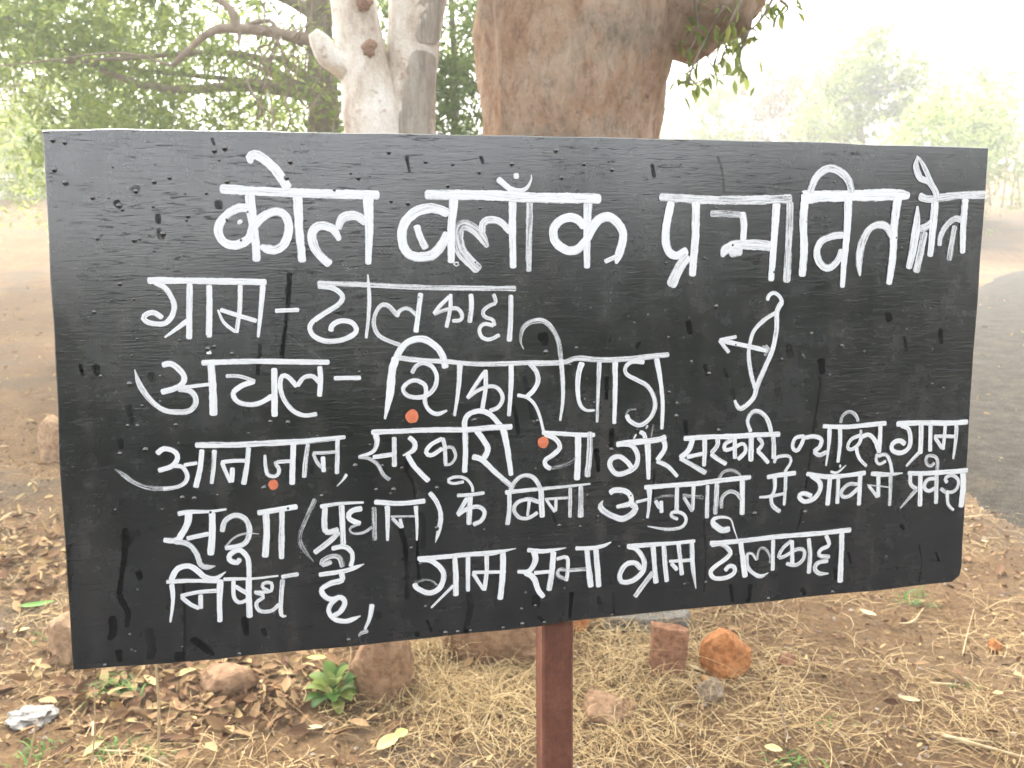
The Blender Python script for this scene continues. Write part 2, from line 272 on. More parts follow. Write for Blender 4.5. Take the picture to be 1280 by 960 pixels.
# ------------------------------------------------------------------ the painted sign board
# stroke data, board millimetres from the centre: [paint load %, x, y, width, ...]
STROKES = {
 'head': [[100,-421.2,247.8,9.8,-344.2,244.5,10.1,-236.8,242.9,10.4],[100,-383.9,277.6,4.4,-386.1,283.5,8.5,-379.2,287.6,10.2,-366.8,279.6,10.6,-355.3,267.8,10.7,-343.2,248.9,10.7],[100,-388.1,243.0,10.6,-386.3,217.1,10.0,-383.2,187.4,9.3,-383.3,163.7,8.7],[100,-386.0,224.0,9.4,-396.1,226.5,9.4,-408.1,222.9,9.4,-419.4,213.3,9.4,-424.9,202.1,9.4,-422.1,189.9,9.4,-413.1,183.5,9.4,-401.2,184.2,9.5,-390.8,190.9,9.5,-384.8,204.9,9.5,-378.0,212.8,9.5,-365.7,220.7,9.5,-353.6,221.7,9.5,-346.2,213.9,9.6,-344.9,201.6,9.6,-349.8,185.7,9.6,-360.4,177.7,9.6,-370.7,178.6,9.6,-378.3,182.1,5.2],[90,-401.4,212.1,7.2,-398.5,208.3,7.2],[100,-333.1,240.3,11.3,-332.7,203.4,9.6,-330.6,162.6,7.9],[95,-285.7,188.5,5.3,-292.4,200.9,9.9,-302.0,205.7,9.9,-311.6,205.3,9.9,-318.1,196.4,9.9,-316.4,182.2,9.9,-309.3,170.6,9.9,-297.2,159.8,10.0],[90,-287.1,201.8,7.1,-282.3,214.3,9.9,-273.3,218.3,10.0,-262.6,217.1,10.0,-253.0,209.1,10.0],[100,-250.9,241.3,11.8,-250.4,205.6,9.3,-252.5,159.7,6.9],[30,-282.0,162.5,7.2,-276.9,153.4,7.2,-266.1,155.2,7.2],[100,-182.3,244.3,11.3,-102.0,244.4,11.6,-44.5,242.3,11.7,43.5,242.1,12.0],[100,-146.2,240.8,10.7,-149.6,206.1,9.5,-150.9,161.1,8.4],[97,-153.1,220.7,11.1,-164.1,226.0,11.0,-178.9,227.7,11.0,-195.5,222.1,10.9,-208.7,207.6,10.9,-210.9,189.5,10.9,-205.7,175.0,11.0,-193.0,169.1,11.0,-174.4,171.3,11.1,-163.0,182.3,11.1,-154.4,198.8,11.1],[95,-193.1,207.7,8.2,-188.8,193.2,8.2,-181.7,178.6,8.3],[78,-104.6,180.5,4.9,-112.1,193.4,12.0,-121.4,202.6,12.4,-132.7,208.0,12.8,-140.2,204.3,13.2,-142.3,193.3,13.6,-138.8,176.8,14.1,-127.6,163.8,14.6,-115.4,151.7,15.1],[92,-111.0,198.9,8.4,-110.0,210.0,8.4,-100.4,214.7,8.4,-87.1,211.1,8.5,-74.7,199.1,8.5],[100,-72.4,239.8,9.8,-72.8,197.2,8.7,-72.2,154.3,7.6],[80,-50.3,240.1,9.1,-51.5,197.3,8.0,-52.2,150.0,6.9],[100,-91.3,265.2,7.5,-82.8,258.0,7.5,-73.3,251.7,7.5,-62.8,250.6,5.6,-54.1,253.9,4.5,-48.2,264.1,2.3,-48.2,270.5,1.1],[95,-70.9,268.3,7.1,-64.0,268.8,7.1],[80,-148.1,159.3,1.9,-144.6,162.9,1.9,-140.9,160.5,1.9,-143.8,157.4,1.9,-147.5,159.8,1.9],[95,26.0,239.1,11.6,24.7,197.6,9.5,24.6,153.8,7.4],[100,21.7,205.1,10.5,12.7,215.4,10.4,1.8,218.2,10.4,-12.0,213.4,10.4,-19.9,201.2,10.4,-16.0,186.1,10.4,-2.2,177.1,10.5,10.8,177.7,10.5,23.7,190.0,10.5,31.7,205.2,10.5,41.7,216.6,10.5,55.8,218.6,10.6,68.0,209.2,10.6,73.1,197.7,10.7,72.2,186.3,10.7,67.2,170.9,10.7,63.8,159.4,3.2],[90,67.2,170.0,5.9,48.0,162.3,5.9],[85,121.9,245.2,10.3,179.3,242.5,10.5,243.3,242.4,10.7,310.9,245.2,10.9],[100,138.5,239.7,10.4,132.7,210.8,10.4,131.9,187.6,10.4,137.3,174.1,10.5,147.8,170.2,10.5,162.5,177.0,10.5],[95,173.4,240.1,11.3,172.7,195.5,10.3,169.4,142.7,9.4],[85,163.6,170.1,13.4,151.2,154.5,13.4,139.0,129.2,13.4],[75,193.4,224.8,8.5,213.6,224.6,8.6,238.3,223.2,8.6],[95,238.9,227.1,9.5,241.9,211.4,9.5,241.3,188.8,9.5],[90,283.0,181.9,13.0,257.7,184.3,12.9,231.7,183.5,12.8,216.7,177.9,12.8,210.9,168.1,4.9],[85,221.1,174.0,13.6,240.5,176.9,13.7],[100,288.6,239.4,10.8,286.1,187.9,9.2,283.2,135.5,7.6],[78,308.4,241.6,10.0,308.0,195.9,10.1,306.6,133.3,10.2],[100,329.8,243.8,10.5,328.6,212.0,10.6,330.8,179.9,10.6,329.4,141.2,10.7],[100,324.1,247.3,16.8,380.1,249.4,14.0,462.7,252.4,14.3,489.6,251.8,8.8],[85,336.8,252.8,10.1,343.4,269.7,10.1,354.1,281.8,10.1,367.4,286.0,10.1,383.4,280.3,10.2,395.2,268.6,10.2,399.9,253.6,10.3],[100,395.0,246.6,11.5,394.9,208.3,10.0,391.7,157.5,8.5,390.6,125.8,7.0],[90,390.1,197.2,9.9,375.3,196.1,9.9,357.4,190.0,9.8,350.0,175.9,9.8,355.1,159.7,9.9,367.9,152.6,9.9,381.2,161.7,9.9,389.2,177.9,9.9],[100,471.0,249.5,12.6,467.1,208.7,11.4,466.7,167.6,10.1,462.1,129.3,8.8],[88,465.9,193.3,10.5,455.4,208.6,10.5,441.3,211.6,10.4,427.7,204.4,10.4,418.1,186.1,10.4,414.4,163.6,10.4,417.0,141.4,2.6],[92,502.1,237.6,3.5,502.2,213.0,11.0,498.9,184.1,11.1,492.3,150.9,8.9],[85,506.1,205.8,9.3,519.0,210.0,9.3,528.2,216.2,9.3],[80,515.8,202.7,10.7,510.3,171.7,10.7,504.5,145.7,10.7],[92,530.2,246.1,11.1,528.6,209.0,11.1,526.1,167.5,8.1],[85,503.8,251.3,10.5,519.4,247.0,10.6,557.5,251.6,10.7,612.0,254.3,10.8],[85,499.4,305.7,3.0,497.1,290.5,8.7,504.9,275.4,8.8,518.2,270.5,8.8,529.6,257.4,8.8,532.5,248.2,8.9],[80,500.4,303.7,3.1,511.3,288.7,7.4,519.1,275.6,7.5,526.9,263.5,7.5],[80,580.2,215.5,8.6,564.1,220.6,8.5,550.1,211.2,8.5,541.3,196.6,8.5,540.1,182.5,8.5],[75,563.4,211.2,8.5,559.9,188.3,8.5,556.5,162.2,8.6],[95,578.2,248.7,10.8,576.9,209.2,9.5,577.8,172.0,8.2]],
 'line2': [[100,-505.8,142.5,7.1,-448.0,141.7,7.2,-372.6,139.4,7.3],[97,-498.5,141.1,5.7,-486.6,133.7,5.8,-479.0,119.7,5.8,-477.9,109.2,5.8,-483.5,97.0,5.8,-492.0,91.9,5.8,-505.1,93.4,5.8,-512.2,98.4,5.7,-507.8,104.4,5.7,-499.6,105.2,5.8,-491.3,98.6,5.8],[100,-459.5,138.7,6.5,-461.4,105.5,6.5,-463.3,73.4,6.5],[100,-463.6,95.8,5.5,-477.4,85.5,3.9,-490.3,76.1,2.4],[100,-437.7,136.8,6.5,-439.1,105.1,6.6,-441.0,75.1,6.6],[95,-403.0,136.5,5.5,-404.7,108.2,5.1,-409.8,79.8,4.5],[95,-429.4,107.6,2.1,-423.3,92.5,3.8,-410.2,80.7,3.8],[95,-426.9,107.6,4.8,-405.9,100.2,4.9,-385.6,93.6,4.9],[100,-377.0,136.2,6.3,-380.8,104.2,4.7,-385.0,73.9,3.2],[95,-364.3,105.4,4.9,-336.0,106.1,5.0],[80,-313.8,137.9,6.0,-246.8,135.0,6.1,-194.8,131.7,6.2,-151.4,130.6,6.3,-68.6,129.1,6.4],[93,-313.4,134.5,6.0,-295.7,132.0,6.0,-284.4,122.5,6.0,-289.3,112.0,6.1,-308.1,100.6,6.0,-323.4,88.0,6.0,-320.4,75.0,6.0,-304.6,67.6,6.1,-283.7,69.5,6.1,-269.4,78.7,6.1,-273.8,89.4,6.1,-287.6,92.0,6.1,-298.2,86.3,6.1,-299.6,79.3,6.1],[90,-253.5,148.0,1.9,-252.3,123.3,4.9,-253.6,99.7,4.1,-257.5,70.1,3.3],[97,-189.4,125.0,6.2,-192.5,103.6,6.2,-196.4,76.0,6.3],[85,-193.6,95.2,4.8,-204.9,105.7,4.8,-215.7,103.4,4.8,-219.5,95.6,4.8],[80,-218.2,96.8,5.2,-228.6,108.8,5.2,-238.1,110.2,5.2,-246.6,97.3,5.2,-247.0,83.0,5.2,-239.0,70.9,5.2,-215.5,60.8,5.3],[95,-152.3,123.4,4.8,-153.0,105.4,4.8,-158.3,81.3,4.9],[92,-153.5,120.3,4.8,-166.4,108.0,4.8,-173.8,98.5,4.8],[85,-173.8,98.5,4.8,-159.2,103.6,4.8,-144.5,105.3,4.9,-138.5,97.9,4.9,-139.8,90.7,4.9,-150.9,89.7,4.9],[92,-126.6,123.2,5.8,-126.1,107.4,5.9,-128.8,86.9,5.9],[85,-97.9,122.8,4.9,-95.0,111.9,4.9,-102.5,108.3,4.9,-111.3,101.2,4.9,-108.9,93.8,4.9,-99.0,90.0,4.9,-97.3,82.1,4.9],[92,-97.8,82.6,4.9,-110.3,85.3,4.9,-116.6,78.1,4.9,-113.0,68.3,4.9,-103.0,65.6,4.9,-90.5,71.5,5.0],[85,-75.5,121.4,6.4,-75.7,97.0,6.5,-78.0,62.1,6.5]],
 'line3': [[100,-441.6,60.7,2.2,-441.6,55.4,7.4],[97,-450.8,45.4,6.1,-394.1,45.6,6.2,-350.6,44.0,6.3,-302.3,42.0,6.4],[100,-494.8,43.9,6.4,-483.3,44.7,6.4,-471.4,32.1,6.5,-471.8,23.2,6.5,-480.5,16.4,6.5,-497.5,11.8,6.5],[88,-478.5,15.6,6.1,-464.0,11.8,6.1,-458.6,0.4,6.1,-465.0,-10.2,6.1,-477.8,-12.4,6.1,-494.4,-9.5,6.0,-508.4,2.2,6.0,-519.8,20.4,6.0,-524.9,39.9,1.1],[95,-472.1,17.0,4.3,-442.4,19.6,4.4],[100,-439.8,43.5,8.3,-439.2,10.9,8.3,-439.9,-18.4,8.4],[85,-423.9,28.9,4.4,-407.8,28.0,4.4,-390.3,21.5,4.4],[95,-390.8,21.8,5.8,-406.1,16.6,5.7,-416.2,7.9,5.7,-411.2,-2.5,5.8,-396.3,-6.5,5.8,-383.1,-3.5,5.8,-371.4,3.6,5.8],[100,-367.7,37.0,6.7,-368.4,8.5,6.7,-369.6,-22.4,6.7],[93,-341.8,13.3,5.4,-351.3,25.1,5.4,-358.9,26.9,5.4,-361.6,15.1,5.4,-357.8,-1.0,5.4,-348.3,-15.2,5.4,-335.2,-22.2,5.4,-319.1,-21.0,5.5],[90,-341.7,14.0,5.4,-333.6,24.5,5.4,-322.5,25.3,5.4,-314.9,17.1,5.4],[100,-314.3,37.7,5.9,-313.7,20.5,5.9,-315.5,0.2,5.9],[100,-297.9,22.3,5.2,-265.1,21.8,5.2],[100,-221.5,46.5,8.9,-226.5,30.8,8.9,-229.9,2.8,9.0,-237.2,-30.9,2.6],[100,-222.5,44.7,7.8,-211.9,60.3,7.8,-198.8,67.4,7.8,-185.7,67.2,7.9,-170.9,57.4,7.9,-163.5,46.0,7.9,-160.0,30.4,8.0],[85,-221.5,45.6,5.9,-188.1,41.3,6.0,-161.7,39.3,6.1,-123.6,35.0,6.1,-92.7,34.2,6.2,-57.4,34.6,6.2,-37.6,34.6,6.3],[80,-48.9,33.9,6.6,-9.0,33.6,6.7,11.1,38.5,6.8,41.7,35.8,6.8,70.5,35.6,6.9,107.9,38.0,6.9,138.4,40.2,7.0],[93,-202.5,25.4,5.2,-197.6,33.7,5.2,-188.2,38.2,5.3,-177.0,33.1,5.3,-171.5,21.6,5.3,-173.6,8.4,5.3,-181.4,-0.8,5.3,-192.8,-5.1,5.3,-207.7,-2.7,5.3,-214.1,6.0,5.2,-207.4,14.3,5.2,-198.0,16.8,5.3,-186.8,10.8,5.3,-185.1,1.2,5.3,-187.2,-10.1,5.3,-181.8,-21.7,5.3,-171.4,-26.9,5.3,-159.0,-22.6,2.3],[90,-141.8,35.9,7.2,-144.2,5.6,5.5,-149.9,-30.6,3.8],[95,-109.2,27.4,5.4,-109.5,4.4,5.4,-114.3,-24.3,5.4],[95,-110.3,24.5,5.4,-122.0,8.6,4.6,-133.5,-8.2,3.8],[90,-133.5,-8.2,5.0,-120.2,0.9,5.0,-104.6,6.2,5.0,-93.0,2.9,5.0,-87.3,-9.9,5.1,-93.2,-21.3,5.1,-105.0,-25.7,5.0],[95,-76.1,33.2,7.0,-76.7,3.3,5.8,-79.6,-33.5,4.7],[95,-52.5,34.4,5.9,-43.6,23.5,5.9,-40.7,11.8,5.9,-45.7,0.3,5.9,-55.7,-9.5,5.9],[93,-68.5,-6.7,5.1,-55.7,-10.0,4.6,-45.8,-19.2,4.1,-38.9,-35.1,3.7,-33.6,-56.0,3.2],[72,-59.6,51.9,1.6,-63.5,62.6,2.7,-60.4,77.8,5.8,-50.5,86.2,6.2,-34.8,87.9,6.2,-22.9,79.0,6.3,-14.0,61.5,6.3,-10.0,37.2,6.3],[90,-10.0,38.1,6.7,-8.0,10.8,5.6,-8.1,-16.7,4.4,-11.6,-42.5,3.2],[95,18.2,33.5,7.6,13.2,18.0,6.6,12.2,-5.6,5.7,15.2,-21.5,4.7,23.4,-29.7,3.8,35.7,-30.2,2.8],[85,41.7,33.8,6.0,40.1,-0.6,4.8,38.9,-46.6,3.6],[95,63.2,33.2,7.3,63.4,-1.4,6.3,62.3,-49.6,5.3],[90,103.8,31.1,5.7,87.1,32.0,5.7,77.8,25.5,5.7,78.9,16.0,5.7,93.5,7.6,5.7,108.3,-0.9,5.7,118.0,-17.3,5.8,118.1,-33.4,5.8,108.8,-47.2,5.8,96.2,-52.7,5.8,83.5,-46.1,5.7,79.3,-37.9,5.7],[60,78.2,-37.9,2.9,82.4,-32.0,2.9,92.8,-30.8,2.9],[85,106.7,-54.7,5.4,109.3,-56.1,5.4],[35,117.3,-51.6,3.1,114.3,-69.7,3.1],[95,120.5,35.7,7.0,126.1,6.5,6.2,129.7,-23.8,5.4,129.1,-59.8,4.6]],
 'bow': [[95,278.8,109.5,5.1,280.8,116.1,5.1,288.5,120.1,5.1,297.5,113.9,5.1,300.7,105.8,7.2],[92,300.6,107.8,6.8,293.6,94.7,6.8,293.2,70.3,6.8,288.4,43.9,6.8,276.9,17.5,6.9,266.4,-6.8,6.9,261.2,-23.1,6.9,242.7,-36.5,6.8,233.6,-24.2,4.3],[90,292.5,93.7,5.5,275.1,83.9,5.5,260.0,68.9,5.5,254.9,52.8,5.5,253.1,36.6,5.5,257.0,12.0,5.5,263.8,-9.8,5.6],[95,209.9,57.9,5.9,249.5,48.9,5.9,281.8,41.6,6.0],[90,209.9,57.9,5.0,234.9,61.8,5.0],[90,209.9,57.9,5.4,224.4,40.4,5.5],[65,272.7,48.3,3.8,281.7,43.0,3.8,276.4,35.0,3.8],[60,278.2,49.8,3.4,285.1,41.9,3.4]],
 'line4': [[90,-462.5,-52.4,6.7,-420.5,-54.4,6.8,-385.6,-54.2,6.8,-336.0,-53.9,6.9,-285.8,-51.0,4.8],[100,-505.9,-61.1,5.6,-497.2,-55.2,5.6,-485.7,-59.4,5.6,-482.7,-67.7,5.6,-489.9,-76.8,5.6,-505.3,-81.4,5.6],[90,-488.2,-76.5,4.9,-478.1,-78.0,4.9,-472.7,-88.3,4.9,-475.7,-97.3,4.9,-486.1,-102.6,4.9,-501.4,-103.5,4.9],[60,-500.5,-103.5,5.6,-518.1,-101.2,5.6,-532.7,-94.0,5.5,-543.8,-84.4,5.5,-553.2,-76.7,1.4],[100,-476.3,-76.2,4.2,-460.6,-74.3,4.2],[100,-454.5,-58.2,6.0,-457.8,-80.0,6.0,-464.1,-104.4,6.0],[90,-440.5,-59.3,5.7,-442.3,-79.0,5.0,-445.9,-100.8,4.3],[95,-433.8,-74.8,4.3,-417.9,-73.8,4.3,-403.1,-74.6,4.3],[95,-432.6,-74.9,4.6,-428.8,-87.0,4.6,-423.3,-100.3,4.7],[97,-420.8,-81.9,5.4,-422.5,-100.3,5.4],[90,-401.2,-58.0,5.4,-404.2,-81.0,5.4,-409.0,-103.9,5.4],[90,-382.7,-68.2,3.2,-382.4,-84.0,4.7,-379.3,-94.0,4.7,-369.5,-94.9,4.7,-366.6,-86.7,4.7,-370.7,-79.0,4.7,-360.0,-77.7,4.7,-350.2,-78.2,4.7],[97,-348.6,-55.9,6.2,-350.4,-81.9,6.2,-351.8,-107.2,6.2],[85,-331.3,-57.0,5.1,-334.7,-76.5,5.1,-337.3,-99.3,5.1],[80,-326.0,-69.1,4.0,-311.9,-69.2,4.1,-296.5,-69.0,4.1],[75,-325.5,-69.5,4.0,-321.3,-81.0,4.1,-315.2,-87.9,4.1],[100,-313.9,-73.8,5.2,-313.6,-93.6,5.2],[88,-295.6,-51.2,5.2,-296.5,-70.9,5.2,-297.9,-96.9,5.2],[95,-285.8,-97.6,4.1,-291.2,-105.3,2.6,-298.3,-112.1,1.1],[93,-254.6,-46.5,6.3,-209.9,-46.6,6.4,-172.1,-46.9,6.5,-133.8,-48.4,6.6,-104.6,-47.3,6.6,-75.1,-47.0,6.7],[95,-249.1,-48.6,7.9,-247.6,-60.1,6.2,-253.4,-71.2,4.6,-271.1,-76.4,3.0],[70,-271.1,-76.4,4.9,-259.1,-78.5,4.9,-248.2,-86.7,4.9,-241.1,-100.4,4.9,-232.9,-107.6,4.9],[95,-253.6,-77.8,5.3,-228.4,-75.8,5.3],[88,-226.4,-53.4,5.7,-226.9,-91.6,5.7],[93,-208.2,-54.3,6.1,-200.8,-62.3,6.1,-202.9,-71.7,6.1,-216.2,-77.8,1.9],[95,-210.6,-77.1,6.5,-201.5,-93.0,6.5,-183.8,-112.3,6.5],[95,-165.6,-58.1,5.4,-180.1,-65.2,5.4,-186.9,-74.5,5.4,-180.3,-79.0,5.4,-165.8,-70.7,5.4],[90,-165.6,-57.2,5.0,-163.0,-69.8,5.0,-162.4,-91.6,5.0],[80,-163.0,-70.2,3.8,-153.4,-70.3,3.9,-149.3,-82.1,3.9,-155.6,-91.5,3.9,-164.3,-92.0,3.9],[95,-136.0,-50.1,6.6,-137.2,-39.5,6.6,-132.2,-29.1,6.6,-118.6,-24.8,6.6,-105.0,-29.2,6.6,-95.4,-39.3,6.6,-87.6,-49.7,6.7],[97,-137.3,-45.3,6.6,-136.3,-74.4,6.6,-138.1,-103.9,6.6],[97,-122.4,-49.4,7.0,-111.3,-65.8,7.0,-107.5,-75.8,7.0,-112.6,-86.9,7.0],[95,-128.1,-83.5,7.0,-115.5,-88.1,6.5,-98.0,-105.7,6.0,-77.4,-124.6,5.6],[100,-87.6,-47.4,8.2,-82.0,-75.1,7.1,-77.3,-111.2,5.9],[95,-36.4,-56.5,5.6,-11.8,-59.0,5.6,14.6,-61.8,5.7,35.6,-62.7,5.7],[95,-33.0,-58.6,6.0,-19.9,-64.2,6.0,-11.9,-76.5,6.0,-22.0,-86.9,6.0,-32.2,-93.4,6.0,-30.2,-101.4,6.0,-24.1,-104.7,6.0],[45,-28.2,-103.9,6.0,-11.9,-102.4,6.0,4.4,-97.2,6.1,10.9,-90.6,6.1],[100,12.6,-60.7,7.7,12.2,-91.6,7.7,11.0,-122.1,7.7],[82,28.3,-58.0,7.7,28.0,-86.4,7.7,25.0,-118.8,7.8],[95,64.6,-77.1,7.4,86.5,-75.1,7.4,120.4,-73.7,7.5,135.2,-70.3,7.5],[92,69.8,-76.0,6.6,86.6,-79.2,6.6,95.1,-93.8,6.6,92.1,-107.9,6.6,80.5,-114.4,6.6,65.8,-116.7,6.6,56.4,-106.0,6.6,58.4,-96.0,6.6,69.9,-93.5,6.6,80.4,-101.2,6.6,87.2,-110.1,6.6],[100,89.8,-66.8,8.7,91.9,-68.1,8.7],[90,97.4,-61.5,5.8,104.4,-65.8,5.8,105.5,-76.0,5.8],[50,116.9,-52.2,2.9,113.9,-69.3,2.9],[100,108.7,-73.7,8.7,110.0,-100.7,6.9,110.7,-126.9,5.0],[97,131.0,-73.1,6.7,133.3,-85.5,6.7,122.4,-101.7,6.7],[93,121.8,-102.3,5.4,137.9,-110.3,5.5,152.1,-125.5,5.5],[95,160.0,-73.5,6.7,193.6,-72.9,6.8,235.5,-73.8,6.9,268.9,-73.3,6.9,302.3,-73.9,7.0],[95,173.0,-74.1,7.6,167.8,-89.2,7.6,155.0,-99.9,7.6],[85,155.0,-99.9,6.3,172.5,-110.1,6.4,193.5,-122.6,6.4],[95,164.7,-99.0,5.5,190.8,-94.9,5.5],[95,190.4,-72.8,6.8,190.7,-92.4,6.0,190.0,-113.1,5.1],[92,209.0,-74.7,6.4,209.2,-85.0,6.4,200.2,-96.0,6.4],[92,199.5,-96.0,6.0,209.6,-103.7,6.0,223.0,-111.7,6.0],[90,231.1,-78.2,5.6,220.2,-83.5,5.6,220.4,-91.8,5.6,231.4,-90.3,5.6,246.8,-84.3,5.6,250.4,-95.4,5.6,239.5,-106.3,5.6],[95,234.4,-74.8,6.0,235.1,-105.0,6.0],[95,258.8,-73.8,7.3,259.1,-110.0,7.4],[85,258.0,-69.0,6.0,252.7,-53.8,6.0,259.1,-41.7,6.0,270.3,-41.1,6.0,281.7,-50.9,6.1,289.0,-70.4,6.1],[85,269.0,-76.4,5.6,276.0,-86.1,5.6,268.3,-95.8,5.6],[90,268.3,-95.2,5.2,276.4,-102.9,5.2,285.8,-113.9,5.2],[90,291.4,-74.3,6.5,293.1,-93.2,6.6,293.1,-108.4,6.6],[97,366.6,-65.4,6.2,401.7,-68.2,6.3,434.7,-66.8,6.3,466.9,-65.6,6.4],[92,339.4,-78.6,5.7,325.7,-80.0,5.7,321.5,-92.5,5.7,328.6,-98.1,5.7,335.2,-88.9,5.7,338.3,-80.6,5.7],[92,338.3,-80.6,6.2,353.3,-79.2,6.2,365.0,-84.0,6.2,363.1,-94.5,6.2,355.2,-100.5,6.2,363.5,-106.2,6.2,374.5,-101.9,6.3],[93,377.7,-68.6,6.7,377.0,-93.0,4.9,373.8,-122.4,3.1],[92,393.6,-69.3,6.3,394.5,-93.9,5.6,392.0,-118.4,4.9],[70,394.0,-62.3,4.9,397.6,-51.4,4.9,407.9,-46.5,4.9,417.6,-52.2,4.9,421.7,-61.3,4.9],[80,426.7,-72.9,4.1,426.1,-86.8,4.1,421.8,-97.8,4.1],[88,425.8,-80.8,5.4,411.9,-86.1,5.4,406.4,-96.6,5.4,412.5,-100.8,5.4,424.0,-93.1,5.4,427.8,-81.5,5.4],[93,419.4,-96.1,6.3,424.8,-112.6,5.2,437.7,-126.2,4.1],[92,427.1,-83.6,6.3,440.1,-81.0,6.3,450.0,-90.1,6.4,456.6,-104.4,6.4],[95,457.4,-68.8,6.8,457.5,-86.1,6.8,456.8,-108.1,6.8],[85,454.4,-108.6,4.6,452.5,-118.3,4.6,458.7,-124.1,4.6,468.6,-119.6,4.6],[88,455.8,-112.4,5.5,467.8,-110.8,5.5,475.5,-121.7,5.5,479.2,-138.2,5.5],[95,482.6,-67.3,7.3,521.4,-67.2,7.4,565.9,-69.5,7.5,600.2,-69.0,7.5],[95,489.9,-69.8,6.4,502.3,-75.1,6.4,506.7,-90.5,6.5,503.7,-103.5,6.5,491.9,-109.4,6.5,478.4,-105.5,6.4,477.9,-95.7,6.4,488.6,-91.4,6.4,499.0,-97.1,6.5],[92,522.8,-69.5,7.4,523.9,-91.3,7.4,523.8,-112.8,7.4],[85,521.7,-110.5,6.0,511.8,-119.2,5.1,501.4,-129.6,4.2],[95,538.2,-70.1,6.5,539.6,-110.0,6.5],[93,562.2,-71.1,5.6,562.0,-88.7,5.6,560.6,-108.4,5.6],[85,544.6,-87.9,5.1,579.9,-89.5,5.2],[90,545.9,-89.0,5.6,559.2,-106.6,5.6],[88,580.8,-70.8,6.6,580.9,-93.9,4.9,578.3,-123.0,3.3],[30,-353.7,78.5,2.7,-336.7,64.5,2.7,-310.6,46.8,2.7],[28,-405.4,92.2,3.8,-387.5,87.4,3.9,-371.4,79.9,3.9]],
